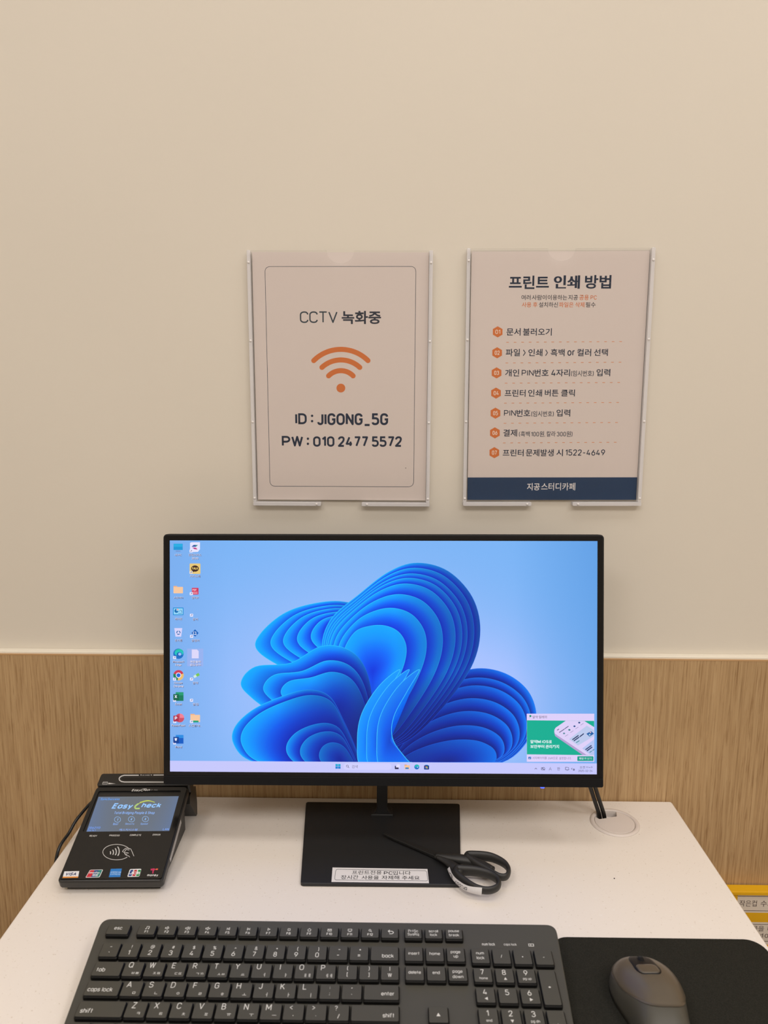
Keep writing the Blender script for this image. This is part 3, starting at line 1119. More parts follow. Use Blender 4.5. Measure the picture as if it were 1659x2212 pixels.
def cstops(st, t):
    for (p, a), (q, b) in zip(st, st[1:]):
        if t <= q:
            return lerp3(a, b, max(0, min(1, (t - p) / (q - p))))
    return st[-1][1]


# backdrop: pale blue glow
nx_, ny_ = 36, 22
vv, cc, ff = [], [], []
for j in range(ny_ + 1):
    for i in range(nx_ + 1):
        u, v = i / nx_, j / ny_
        vv.append((-hw + SW * u, -hh + SH * v, 0))
        d = math.hypot((u - .42) * 1.25, (v - .36) * 1.0)
        e = math.hypot((u - .74) * 1.5, (v - .30) * 1.1)
        g = min(1, math.exp(-(d / .46) ** 2) + .8 * math.exp(-(e / .32) ** 2))
        col = lerp3((118, 178, 244), (168, 194, 255), g)
        edge = max(0, u - .80) / .20 * (.4 + .6 * v)
        col = lerp3(col, (92, 156, 226), edge * .85)
        edge = max(0, .14 - u) / .14
        col = lerp3(col, (122, 172, 236), edge * .7)
        cc.append(g2c(col))
for j in range(ny_):
    for i in range(nx_):
        a = j * (nx_ + 1) + i
        ff.append((a, a + 1, a + nx_ + 2, a + nx_ + 1))
pr.t = lambda x, y: (x, y)
pr._put(vv, ff, cc)
pr.t = scr_t


def petal(ctrl, heart, stops, shade=None, rim=(70, 205, 255), rw=1.3, n=7, rimpart=1.0):
    """one folded sheet of the abstract picture: an outline whose tone runs from its edge to its heart"""
    o = catmull(ctrl, n)
    k = len(o)
    T = [0, .05, .12, .2, .3, .42, .56, .72, .88, 1.0]
    vv, cc, ff = [], [], []
    for t in T:
        for x, y in o:
            px, py = x + (heart[0] - x) * t, y + (heart[1] - y) * t
            vv.append((px, min(py, 1646)))
            c = cstops(stops, t)
            if shade:
                c = lerp3(c, (6, 24, 120), max(0, min(.92, shade(px, py))))
            cc.append(g2c(c))
    for r in range(len(T) - 1):
        for i in range(k):
            j = (i + 1) % k
            ff.append((r * k + i, r * k + j, (r + 1) * k + j, (r + 1) * k + i))
    pr.mesh(vv, ff, cc)
    if rim:
        sv, sf = stroke([(x, min(y, 1646)) for x, y in o], rw, True)
        cols = []
        for i in range(k):
            c = rim
            if shade:
                c = lerp3(rim, (10, 50, 190), max(0, min(.92, shade(o[i][0], o[i][1]) * 1.15)))
            cols += [g2c(c)] * 2
        pr.mesh(sv, sf, cols)


def between(a, b, t):
    return [(p[0] + (q[0] - p[0]) * t, p[1] + (q[1] - p[1]) * t) for p, q in zip(a, b)]


ST_A = [(0, (0, 170, 255)), (.28, (0, 148, 255)), (.6, (0, 98, 250)), (1, (0, 52, 222))]
ST_B = [(0, (0, 168, 255)), (.22, (0, 140, 255)), (.6, (0, 84, 236)), (1, (0, 44, 196))]
ST_D = [(0, (0, 120, 244)), (.25, (0, 96, 226)), (.6, (0, 58, 196)), (1, (6, 30, 130))]


def band(oa, ob, stops, shade, rim, rw):
    """the visible part of one sheet: from its own edge down to where the next sheet lies on it"""
    A, B = catmull(oa, 7), catmull(ob, 7)
    k = len(A)
    T = [0, .06, .14, .26, .4, .56, .74, .9, 1.0]
    vv, cc, ff = [], [], []
    for t in T:
        for (x, y), (x2, y2) in zip(A, B):
            px, py = x + (x2 - x) * t, y + (y2 - y) * t
            vv.append((px, min(py, 1646)))
            c = cstops(stops, t)
            if shade:
                gl = max(0, min(.8, -shade(px, py) * .9))
                c = lerp3(c, (0, 176, 255), gl)
                c = lerp3(c, (4, 20, 112), max(0, min(.92, shade(px, py))))
            cc.append(g2c(c))
    for r in range(len(T) - 1):
        for i in range(k):
            j = (i + 1) % k
            ff.append((r * k + i, r * k + j, (r + 1) * k + j, (r + 1) * k + i))
    pr.mesh(vv, ff, cc)
    edge_line(A, shade, rim, rw)


def edge_line(A, shade, rim, rw):
    k = len(A)
    sv, sf = stroke([(x, min(y, 1646)) for x, y in A], rw, True)
    cols = []
    for i in range(k):
        c = lerp3(rim, (6, 52, 190), max(0, min(.95, (shade(A[i][0], A[i][1]) if shade else 0) * 1.25)))
        cols += [g2c(c)] * 2
    pr.mesh(sv, sf, cols)


def nest(outer, inner, h0, h1, levels, stops, shade=None, rim=(40, 190, 255), rw=1.0):
    for a, b in zip(levels, levels[1:]):
        band(between(outer, inner, a), between(outer, inner, b), stops, shade, rim, rw)
    petal(between(outer, inner, levels[-1]), h1, stops, shade, None)
    edge_line(catmull(between(outer, inner, levels[-1]), 7), shade, rim, rw)


# lower right spray
nest([(850, 1640), (862, 1572), (905, 1512), (965, 1465), (1030, 1444), (1092, 1455), (1140, 1492), (1158, 1545), (1142, 1596), (1085, 1646), (960, 1660)],
     [(860, 1650), (872, 1636), (900, 1620), (940, 1606), (985, 1598), (1030, 1600), (1062, 1614), (1072, 1632), (1064, 1646), (1020, 1652), (940, 1660)],
     (960, 1590), (960, 1650), (0, .13, .24, .42, .6, .8, 1), ST_D, lambda x, y: .75 - (x - 850) / 330, (30, 120, 240), 1.0)
# upper left curls
nest([(800, 1500), (700, 1480), (612, 1442), (556, 1404), (562, 1370), (612, 1326), (676, 1304), (744, 1300), (812, 1325), (850, 1390), (850, 1460)],
     [(790, 1440), (752, 1420), (724, 1400), (706, 1382), (702, 1364), (712, 1346), (730, 1338), (752, 1338), (776, 1350), (796, 1380), (800, 1415)],
     (735, 1400), (760, 1380), (0, .22, .4, .6, .8, 1), ST_A, lambda x, y: (x - 700) / 260, (40, 196, 255))
# big upper sail
nest([(806, 1610), (742, 1520), (698, 1416), (712, 1342), (778, 1282), (842, 1234), (902, 1216), (968, 1234), (1020, 1290), (1037, 1362), (1018, 1440), (955, 1530), (880, 1600)],
     [(800, 1600), (770, 1540), (742, 1470), (742, 1410), (766, 1366), (800, 1352), (834, 1352), (862, 1366), (877, 1394), (874, 1430), (856, 1476), (832, 1530), (812, 1580)],
     (850, 1420), (805, 1450), (0, .08, .17, .24, .33, .50, .72, 1), ST_A,
     lambda x, y: (x - 850) / 260 * .9 + max(0, (y - 1450) / 150) * .9, (40, 192, 255))
# middle left fold
nest([(800, 1646), (700, 1590), (600, 1545), (542, 1505), (521, 1474), (552, 1440), (628, 1432), (694, 1396), (754, 1404), (792, 1450), (806, 1540)],
     [(800, 1646), (740, 1590), (690, 1546), (650, 1520), (636, 1500), (650, 1482), (686, 1474), (724, 1470), (756, 1484), (778, 1520), (796, 1580)],
     (690, 1500), (730, 1530), (0, .42, .75), ST_B, lambda x, y: (x - 650) / 200 + (y - 1500) / 260, (40, 192, 255))
# lower left bowl
nest([(780, 1662), (640, 1662), (540, 1642), (505, 1606), (508, 1570), (545, 1534), (604, 1506), (664, 1490), (712, 1504), (744, 1560), (770, 1620)],
     [(772, 1662), (740, 1662), (712, 1656), (694, 1644), (690, 1628), (698, 1612), (714, 1604), (732, 1606), (746, 1616), (758, 1634), (766, 1650)],
     (650, 1590), (735, 1640), (0, .10, .62, .78, 1), ST_B, lambda x, y: (x - 600) / 240, (40, 192, 255))
# sweeping bands at the foot
for q, (bx, c0) in enumerate(((786, (0, 132, 255)), (806, (0, 112, 250)), (828, (0, 96, 240)))):
    petal([(bx - 4, 1662), (bx - 14, 1600), (bx - 4, 1540), (bx + 34, 1480), (bx + 78, 1446), (bx + 52, 1492), (bx + 22, 1550), (bx + 22, 1600), (bx + 62, 1662)],
          (bx + 14, 1600), [(0, lerp3(c0, (40, 190, 255), .4)), (.5, c0), (1, lerp3(c0, (0, 40, 170), .5))], None, (60, 195, 255), 1.2)

# task bar
pr.step = 1e-5
BAR = rgb(198, 200, 252)
pr.t = lambda x, y: (x, y)
pr.rect(-hw, -hh, hw, -hh + .0126, BAR)
pr.t = scr_t
pr.mark()


def z7(x, y):
    return 700 + x * 260 / 1659, 1620 + y * 260 / 1659


def z5(x, y):
    return 1120 + x * 190 / 1659, 1530 + y * 190 / 1659


def zt(s, k, x0, y0, x1, y1, col, **kw):
    a, b = k(x0, y0), k(x1, y1)
    pr.text(s, a[0], a[1], b[0], b[1], col, **kw)
    pr.reset()


def zr(k, x0, y0, x1, y1, col, r=0):
    a, b = k(x0, y0), k(x1, y1)
    pr.rect(a[0], a[1], b[0], b[1], col, r)


for i in range(2):
    for j in range(2):
        zr(z7, 158 + 37 * i, 190 + 34 * j, 192 + 37 * i, 221 + 34 * j, rgb(20 + 10 * j, 130 + 40 * (1 - j), 214), .4)
zr(z7, 270, 182, 930, 272, rgb(208, 208, 254), 6.5)
pr.arc(*z7(322, 218), 2.2, 0, 360, .7, rgb(40, 40, 70))
pr.line([z7(334, 230), z7(347, 246)], .8, rgb(40, 40, 70))
zt('검색', z7, 384, 204, 464, 248, rgb(120, 116, 150), bold=0)
zr(z7, 1000, 195, 1045, 240, rgb(226, 222, 255), .5)
zr(z7, 976, 215, 990, 260, rgb(24, 26, 70))
zr(z7, 976, 238, 1028, 260, rgb(24, 26, 70))
zr(z7, 1108, 198, 1140, 215, rgb(222, 150, 110), .3)
zr(z7, 1110, 206, 1180, 262, rgb(246, 196, 150), .5)
zr(z7, 1120, 238, 1168, 258, rgb(20, 126, 200), .3)


def swirl(x, y, r):
    """round blue-green browser mark"""
    pr.disc(x, y, r, rgb(16, 110, 196))
    pr.disc(x + r * .12, y - r * .2, r * .86, rgb(30, 190, 170), r * .74, a0=180, a1=360)
    pr.disc(x + r * .10, y - r * .12, r * .86, rgb(24, 196, 190), r * .5)
    pr.disc(x + r * .18, y + r * .10, r * .50, rgb(18, 92, 184), r * .42)
    pr.disc(x + r * .26, y + r * .08, r * .30, rgb(150, 196, 250), r * .28)


swirl(*z7(1278, 230), 5.4)
zr(z7, 1392, 200, 1432, 215, rgb(40, 150, 220), 1)
zr(z7, 1378, 208, 1447, 266, rgb(22, 60, 130), 1.2)
for i, c in enumerate(((240, 90, 70), (120, 200, 90), (90, 170, 240), (250, 200, 70))):
    zr(z7, 1396 + 16 * (i % 2), 222 + 15 * (i // 2), 1410 + 16 * (i % 2), 235 + 15 * (i // 2), rgb(*c))
# tray
TC = rgb(60, 58, 96)
pr.line([z5(303, 1144), z5(325, 1120), z5(347, 1144)], .8, TC)
pr.arc(*z5(447, 1135), 2.2, 120, 330, .8, TC)
pr.arc(*z5(470, 1134), 2.8, 190, 420, .8, TC)
pr.line([z5(428, 1154), z5(490, 1156)], .9, TC)
pr.line([z5(428, 1112), z5(494, 1160)], 1.0, TC)
zt('A', z5, 570, 1106, 622, 1165, TC, w=.08)
zt('한', z5, 727, 1108, 783, 1164, TC, bold=0)
pr.line([z5(925, 1110), z5(884, 1108), z5(884, 1154), z5(946, 1156), z5(948, 1135)], .9, TC)
zr(z5, 905, 1162, 930, 1168, TC)
pr.line([z5(940, 1108), z5(940, 1128), z5(934, 1118), z5(946, 1118)], .8, TC)
pr.disc(*z5(1040, 1152), 2.0, TC)
pr.disc(*z5(1040, 1152), .7, BAR)
pr.line([z5(1000, 1154), z5(998, 1130), z5(1014, 1120)], .9, TC)
zt('오전 11:49', z5, 1152, 1086, 1390, 1130, TC, bold=0, w=.11)
zt('2025-02-24', z5, 1126, 1156, 1390, 1194, TC, w=.11)
# notification window (its square code is left blank)
zr(z5, 154, 98, 1426, 1003, rgb(222, 208, 250))
pr.poly([z5(156, 222), z5(1424, 234), z5(1424, 880), z5(156, 864)], rgb(8, 174, 146))
pr.mark()
pr.disc(*z5(222, 142), 2.3, rgb(16, 150, 120))
pr.line([z5(198, 184), z5(216, 160)], 1.6, rgb(190, 190, 225))
zt('알약 알레미', z5, 262, 134, 532, 188, rgb(70, 62, 92), bold=0)
WH = rgb(236, 248, 255)
zt('알약', z5, 222, 592, 352, 656, WH, bold=.02)
zt('M', z5, 356, 598, 416, 652, WH, w=.2)
zt('iOS', z5, 440, 598, 562, 652, WH, w=.18)
zt('로', z5, 570, 600, 626, 652, WH, bold=.02)
zt('보안부터', z5, 222, 682, 484, 748, WH, bold=.02)
zt('관리까지', z5, 506, 684, 762, 752, WH, bold=.02)
ph = round_poly([z5(890, 230), z5(1240, 236), z5(1424, 356), z5(1424, 878), z5(1215, 876), z5(668, 470)], [.1, .1, .1, .1, .1, 6], 6)
pr.poly([z5(672, 430), z5(700, 400), z5(1290, 800), z5(1280, 878), z5(1205, 876), z5(690, 520), z5(674, 470)], rgb(178, 160, 208))
ph = [z5(890, 230), z5(1240, 236), z5(1424, 352), z5(1424, 878), z5(1280, 874), z5(690, 478), z5(672, 440), z5(676, 396), z5(700, 360)]
pr.poly(ph, rgb(222, 208, 248))
pr.poly([z5(1285, 322), z5(1420, 408), z5(1420, 520), z5(1120, 696), z5(950, 578)], rgb(188, 202, 236))
pr.poly([z5(1424, 580), z5(1424, 874), z5(1350, 872), z5(1200, 752)], rgb(180, 196, 240))
pr.poly([z5(1276, 476), z5(1366, 426), z5(1422, 474), z5(1336, 530)], rgb(30, 96, 168))
pr.disc(*z5(1338, 494), 1.8, rgb(170, 215, 235))
pr.disc(*z5(1354, 450), 1.4, rgb(236, 190, 200))


pr.mark()


def slanted(x0, y0, x1, y1, w, col):
    pr.line([z5(x0, y0), z5(x1, y1)], w, col)


IN = rgb(24, 44, 92)
for a in ((725, 410, 760, 386), (765, 452, 862, 388), (866, 384, 940, 332)):
    slanted(*a, 1.6, rgb(90, 90, 130))
for x, y, c in ((856, 468, (90, 140, 160)), (956, 402, (20, 120, 120)), (1052, 334, (30, 80, 140)), (1142, 266, (30, 70, 130))):
    pr.disc(*z5(x, y), 2.3, rgb(*c), 1.8)
for x, y in ((905, 506), (1003, 436), (1098, 366), (1194, 296)):
    slanted(x - 28, y + 18, x + 28, y - 18, .8, rgb(130, 124, 160))
for a in ((1012, 588, 1128, 506), (1038, 610, 1140, 538), (1150, 532, 1228, 472), (1258, 776, 1372, 694), (1284, 798, 1386, 724)):
    slanted(*a, 2.2, IN)
for a in ((1084, 642, 1146, 604), (1336, 828, 1380, 798), (1392, 790, 1424, 768)):
    slanted(*a, 1.5, rgb(24, 130, 140))
zr(z5, 184, 908, 236, 952, rgb(0, 98, 186), .6)
pr.line([z5(198, 930), z5(208, 940), z5(224, 920)], .8, WH)
GT = rgb(130, 116, 156)
zt('시작페이지를', z5, 260, 906, 530, 954, GT, bold=0)
zt('zum', z5, 556, 920, 646, 954, GT, w=.1)
zt('으로', z5, 650, 910, 736, 956, GT, bold=0)
zt('설정합니다.', z5, 762, 912, 994, 962, GT, bold=0)
zr(z5, 1106, 900, 1410, 988, rgb(10, 160, 138), 1.5)
zt('확인', z5, 1142, 922, 1222, 962, WH, bold=.01)
zt('후', z5, 1236, 922, 1280, 962, WH, bold=.01)
zt('닫기', z5, 1294, 924, 1376, 966, WH, bold=.01)


pr.reset()
# desktop icons (character drawings are left out)
def ic1(x, y):
    return 350 + x * 110 / 973, 1150 + y * 110 / 973


def ic2(x, y):
    return 350 + x * 110 / 839, 1390 + y * 110 / 839


def cap(k, s, x0, y0, x1, y1):
    zt(s, k, x0 + 5, y0 + 6, x1 + 5, y1 + 6, rgb(52, 60, 104), bold=.012, w=.17, gap=.14)
    pr.n += 2e-5
    zt(s, k, x0, y0, x1, y1, rgb(240, 236, 255), bold=.006, w=.15, gap=.16)


def arrow(k, x, y, s=1.0):
    zr(k, x, y, x + 60 * s, y + 56 * s, rgb(232, 232, 255), .8)
    pr.line([k(x + 18 * s, y + 40 * s), k(x + 40 * s, y + 18 * s)], .9, rgb(50, 80, 150))
    pr.poly([k(x + 26 * s, y + 12 * s), k(x + 46 * s, y + 12 * s), k(x + 46 * s, y + 32 * s)], rgb(50, 80, 150))


zr(ic1, 225, 215, 400, 335, rgb(22, 150, 214), .4)
zr(ic1, 228, 218, 397, 275, rgb(30, 172, 226), .3)
zr(ic1, 268, 352, 356, 364, rgb(110, 130, 190))
cap(ic1, '내 PC', 250, 408, 378, 452)
pr.poly([ic1(540, 200), ic1(565, 188), ic1(730, 188), ic1(730, 320), ic1(690, 372), ic1(540, 376)], rgb(230, 228, 255))
pr.poly([ic1(566, 275), ic1(610, 238), ic1(694, 240), ic1(650, 274)], rgb(28, 78, 160))
pr.poly([ic1(636, 274), ic1(694, 240), ic1(652, 240)], rgb(28, 150, 110))
pr.poly([ic1(580, 290), ic1(660, 290), ic1(684, 326), ic1(625, 320)], rgb(180, 40, 130))
pr.poly([ic1(640, 290), ic1(664, 292), ic1(684, 326)], rgb(240, 160, 160))
arrow(ic1, 530, 328)
cap(ic1, '한컴오피스', 514, 404, 756, 454)
cap(ic1, '2020', 574, 474, 696, 514)
zr(ic1, 532, 594, 738, 792, rgb(232, 200, 120), 1.6)
pr.disc(*ic1(634, 690), 8.4, rgb(58, 34, 30), 6.8)
pr.poly([ic1(596, 720), ic1(646, 735), ic1(592, 762)], rgb(58, 34, 30))
zt('TALK', ic1, 578, 664, 692, 710, rgb(240, 206, 110), w=.22, gap=.08)
arrow(ic1, 530, 734)
cap(ic1, '카카오톡', 538, 812, 738, 860)
for k, x0, y0, x1, y1, yt in ((ic1, 224, 1040, 405, 1162, 1022), (ic2, 472, 1172, 630, 1290, 1156)):
    zr(k, x0, yt, x0 + 70, y1 - 40, rgb(238, 176, 130), .6)
    zr(k, x0, y0, x1, y1, rgb(246, 200, 160), .8)
cap(ic1, 'ADMIN', 232, 1226, 406, 1264)
zr(ic1, 574, 1058, 702, 1186, rgb(206, 52, 92), .8)
zt('PDF', ic1, 588, 1080, 664, 1116, rgb(250, 200, 215), w=.2)
zr(ic1, 586, 1134, 684, 1144, rgb(250, 190, 205))
zr(ic1, 600, 1156, 684, 1166, rgb(250, 190, 205))
arrow(ic1, 534, 1142)
cap(ic1, '알PDF', 574, 1222, 706, 1268)
zr(ic1, 215, 1434, 414, 1580, rgb(24, 144, 214), .8)
zr(ic1, 230, 1450, 400, 1564, rgb(150, 216, 250), .4)
pr.disc(*ic1(280, 1498), 4.3, rgb(14, 110, 180), n=20, a0=0, a1=270)
pr.disc(*ic1(292, 1484), 3.4, rgb(244, 160, 150), n=12, a0=270, a1=360)
pr.line([ic1(326, 1516), ic1(366, 1476)], .7, rgb(30, 120, 190))
pr.line([ic1(372, 1480), ic1(384, 1530)], 1.0, rgb(30, 90, 160))
pr.line([ic1(316, 1546), ic1(388, 1546)], 1.0, rgb(30, 120, 190))
cap(ic1, '제어판', 248, 1628, 390, 1676)
arrow(ic1, 538, 1552)
cap(ic1, '알씨', 592, 1632, 688, 1680)
pr.poly([ic1(240, 1826), ic1(392, 1826), ic1(370, 1990), ic1(262, 1990)], rgb(216, 212, 250))
for a in (90, 210, 330):
    pr.arc(*ic1(318, 1914), 3.6, a - 46, a + 46, 1.9, rgb(16, 104, 172), 8)
cap(ic1, '휴지통', 250, 2036, 392, 2084)
pr.poly([ic1(636, 1850), ic1(704, 1920), ic1(640, 1990), ic1(566, 1920)], rgb(8, 96, 186))
pr.line([ic1(604, 1890), ic1(604, 1946), ic1(664, 1946)], 1.1, rgb(225, 235, 255))
pr.line([ic1(622, 1900), ic1(652, 1900), ic1(652, 1962)], 1.1, rgb(225, 235, 255))
arrow(ic1, 540, 1956)
cap(ic1, '알캡처', 570, 2038, 716, 2086)
swirl(*ic2(275, 166), 11.2)
arrow(ic2, 186, 206, .85)
cap(ic2, 'Microsoft', 184, 280, 370, 316)
cap(ic2, 'Edge', 226, 334, 322, 372)
zr(ic2, 418, 82, 684, 372, rgb(150, 178, 240))
pr.poly([ic2(494, 96), ic2(580, 96), ic2(608, 124), ic2(608, 242), ic2(494, 242)], rgb(222, 216, 250))
pr.n += 2e-5
pr.mark()
cap(ic2, '복합출력', 468, 278, 640, 316)
cap(ic2, '윈도우11', 464, 330, 640, 370)
x, y = ic2(276, 520)
pr.disc(x, y, 11.2, rgb(206, 60, 84), a0=195, a1=345, n=16)
pr.disc(x, y, 11.2, rgb(236, 190, 110), a0=-20, a1=105, n=14)
pr.disc(x, y, 11.2, rgb(24, 134, 90), a0=100, a1=200, n=14)
pr.disc(x, y, 5.8, rgb(238, 236, 255))
pr.disc(x, y, 4.3, rgb(26, 104, 220))
arrow(ic2, 186, 560, .85)
cap(ic2, 'Google', 204, 630, 344, 668)
cap(ic2, 'Chrome', 198, 682, 356, 718)
pr.line([ic2(528, 550), ic2(576, 522)], 5.4, rgb(206, 232, 220))
pr.line([ic2(570, 526), ic2(616, 500)], 5.8, rgb(120, 196, 84))
arrow(ic2, 464, 560, .85)
cap(ic2, '알약', 510, 626, 600, 668)


def office(x0, y0, x1, y1, bx0, by0, bx1, by1, ch, c1, c2, c3, rnd=False):
    if rnd:
        pr.disc(*ic2((x0 + x1) / 2 + 6, (y0 + y1) / 2), 9.6, c1)
        pr.disc(*ic2((x0 + x1) / 2 + 6, (y0 + y1) / 2), 9.6, c2, a0=-90, a1=0, n=12)
    else:
        zr(ic2, x0, y0, x1, y1, c1, .6)
        zr(ic2, x0, y0, x1, y0 + (y1 - y0) * .36, c2, .6)
    zr(ic2, bx0, by0, bx1, by1, c3, .6)
    zt(ch, ic2, bx0 + 22, by0 + 16, bx0 + 62, by0 + 66, rgb(238, 240, 255), w=.2)


office(230, 798, 358, 942, 190, 830, 282, 930, 'X', rgb(14, 124, 92), rgb(34, 156, 116), rgb(14, 100, 72))
arrow(ic2, 186, 908, .85)
cap(ic2, 'Excel', 224, 976, 328, 1014)
arrow(ic2, 464, 908, .85)
cap(ic2, '알집', 512, 976, 602, 1018)
office(230, 1150, 352, 1296, 192, 1184, 280, 1280, 'P', rgb(204, 78, 100), rgb(240, 130, 150), rgb(176, 44, 72), True)
arrow(ic2, 188, 1260, .85)
cap(ic2, 'PowerPoint', 164, 1328, 386, 1366)
zr(ic2, 512, 1266, 606, 1296, rgb(24, 160, 120), .4)
arrow(ic2, 464, 1260, .85)
cap(ic2, '스캔폴더(...', 444, 1328, 660, 1368)
office(230, 1502, 358, 1646, 190, 1534, 282, 1634, 'W', rgb(8, 92, 196), rgb(40, 140, 226), rgb(10, 66, 150))
arrow(ic2, 186, 1610, .85)
cap(ic2, 'Word', 222, 1680, 332, 1718)
mb.build('display', M_SCREEN, mon)

# ------------------------------------------------------------------ card payment terminal
T_O, T_YAW, T_TILT = Vector((-.3568, -.2088, .7560)), .025, .3206
TW, TL = .1127, .1268
tu = Vector((math.cos(T_YAW), math.sin(T_YAW), 0))
th = Vector((-math.sin(T_YAW), math.cos(T_YAW), 0))
tv = th * math.cos(T_TILT) + Vector((0, 0, math.sin(T_TILT)))
TM = frame(T_O, tu, tv)
term = thing('card_terminal', 'black card payment terminal with a small lit screen, left of the monitor', 'card terminal', (-.30, -.13, DESK))
CT, ST = math.cos(T_TILT), math.sin(T_TILT)
YM = frame((T_O.x, T_O.y, DESK), tu, th)           # upright frame at the terminal's front edge: u across, v to the rear, z up
mb = MB()
mb.slab(rrect(0, 0, TW, TL, .0045), -.0115, -.0004, .0012, TM, 0, bevb=.003)
hs = mb.build('housing', M_TERM, term)
# wedge foot below
mb = MB()
prof = [(.010, .0004), (.012, .0065), (.110, .0375), (.118, .0375), (.118, .0004)]
for a, b in ((.006, TW - .006),):
    n_ = len(prof)
    mb.add([(a, v, z) for v, z in prof] + [(b, v, z) for v, z in prof],
           [tuple(range(n_)), tuple(reversed(range(n_, 2 * n_)))] + [(i, n_ + i, n_ + (i + 1) % n_, (i + 1) % n_) for i in range(n_)], 0, None, False, YM)
mb.build('wedge_foot', M_TERM, term)
# face plate with a sunken display
mb = MB()
hole = round_poly([(.0062, .0618), (.1068, .0624), (.1050, .1202), (.0056, .1196)], .002)
mb.plate([rrect(.0016, .0022, TW - .0016, TL - .0016, .0035), hole], -.0004, .0016, TM)
mb.build('face_plate', M_TERMGLOSS, term)
mb = MB()
mb.slab(rrect(.0022, .0004, TW - .0022, .0022, .0006), -.0004, .0013, .0006, TM)
mb.build('front_trim', M_TERMGLOSS, term)
# card reader unit behind
mb = MB()
UW = .1135
UB = M_ = None
mb.slab(rrect(.0003, .1276, UW, .1466, .003), -.014, .0022, .0012, TM, 0)
rear = [(.147, .0004), (.119, .034), (.121, .044), (.134, .046), (.150, .040), (.1535, .016), (.152, .0004)]
n_ = len(rear)
for a, b in ((.002, UW),):
    mb.add([(a, v, z) for v, z in rear] + [(b, v, z) for v, z in rear],
           [tuple(range(n_)), tuple(reversed(range(n_, 2 * n_)))] + [(i, n_ + i, n_ + (i + 1) % n_, (i + 1) % n_) for i in range(n_)], 0, None, False, YM)
cu = mb.build('card_reader_unit', M_TERM, term)
FM = TM @ Matrix.Translation((0, 0, .0016))
UM = TM @ Matrix.Translation((0, 0, .0022))
k5 = 360 / 1659
# printing on the reader unit
pr = Print(UM, tracer(UM, k5, 100, 1640), step=5e-6)
G_ = rgb(196, 194, 192)
tr_ = [(920, 160), (775, 160), (748, 168), (730, 182), (725, 196), (730, 210), (748, 222), (775, 227), (1290, 228)]
pr.line(tr_, 11, G_)
pr.line([(1066, 158), (1290, 156)], 11, G_)
pr.line([(748, 190), (765, 186), (1290, 184), (1290, 206), (765, 208)], 3, rgb(8, 8, 8))
pr.poly([(770, 186), (1290, 184), (1290, 208), (770, 210), (752, 202), (754, 192)], rgb(6, 6, 6))
pr.text('IC CARD', 958, 153, 1030, 165, G_, w=.16)
for x in (943, 1046):
    pr.poly([(x - 9, 153), (x + 9, 153), (x, 165)], G_)
pr.line(round_poly([(566, 226), (612, 226), (608, 250), (558, 250)], 4), 3.4, G_, True)
pr.line([(562, 236), (610, 236)], 4, G_)
pr.poly([(620, 234), (690, 244), (616, 249)], G_)
o = pr.mb.build('card_slot', M_INK, term)
o.parent = cu
o['label'] = 'card slot outlined in light grey'
# display
DM = TM @ Matrix.Translation((0, 0, -.0001))
mb = MB()
pr = Print(DM, tracer(DM, k5, 100, 1640), mb, step=5e-6)
vv, cc, ff = [], [], []
for j in range(9):
    for i in range(15):
        u, v = i / 14, j / 8
        x = lerp3((520, 0, 0), (1319, 0, 0), u)[0] * v + lerp3((398, 0, 0), (1224, 0, 0), u)[0] * (1 - v)
        y = (374 - 6 * u) * v + (724 - 8 * u) * (1 - v)
        vv.append((x, y))
        g = min(1, abs(u - .5) * 2) ** 2 * .55 + (1 - v) * .12
        cc.append(rgb(*lerp3((106, 111, 117), (96, 122, 168), g)))
for j in range(8):
    for i in range(14):
        a = j * 15 + i
        ff.append((a, a + 1, a + 16, a + 15))
pr.mesh(vv, ff, cc)
B1, B2 = rgb(140, 180, 255), rgb(176, 206, 255)
pr.text('SyncSuccess', 542, 386, 730, 412, rgb(96, 158, 240), w=.15)
pr.text('Easy', 655, 438, 862, 502, rgb(150, 200, 255), w=.2, gap=.1, slant=.22)
pr.text('heck', 948, 438, 1142, 482, rgb(150, 200, 255), w=.2, gap=.1, slant=.22)
cr = [(1078, 428), (1020, 416), (960, 426), (910, 448), (884, 472), (890, 490), (930, 490)]
cr = catmull(cr, 6, False)
pr.line(cr[:20], 7, rgb(190, 206, 90))
pr.line(cr[17:], 15, rgb(176, 204, 120))
pr.line(catmull([(1080, 430), (1010, 410), (930, 430)], 6, False), 5, rgb(200, 210, 90))
pr.text('Total Bridging People & Shop', 677, 520, 1078, 553, rgb(140, 180, 245), w=.13)
for x, y, s_, a, b, q in ((709, 601, 'Best', 666, 714, '1'), (848, 598, 'Security', 786, 877, 'o'), (987, 596, 'Speed', 938, 1009, 'o')):
    pr.arc(x, y, 31, 0, 360, 5, rgb(138, 174, 220), 26, ry=27)
    pr.text(q, x - 7, y - 12, x + 7, y + 12, rgb(138, 174, 220), w=.2)
    pr.text(s_, a, 634, b, 656, rgb(134, 172, 236), w=.14)
pr.text('2062113', 420, 672, 537, 694, rgb(116, 160, 246), w=.14)
pr.text('04141', 412, 700, 490, 717, rgb(116, 160, 246), w=.14)
pr.text('에스지시스템', 727, 692, 906, 713, rgb(140, 176, 250), bold=.006)
pr.text('LAN', 1162, 687, 1220, 708, rgb(130, 170, 250), w=.14)
mb.build('display', M_SCREEN2, term)
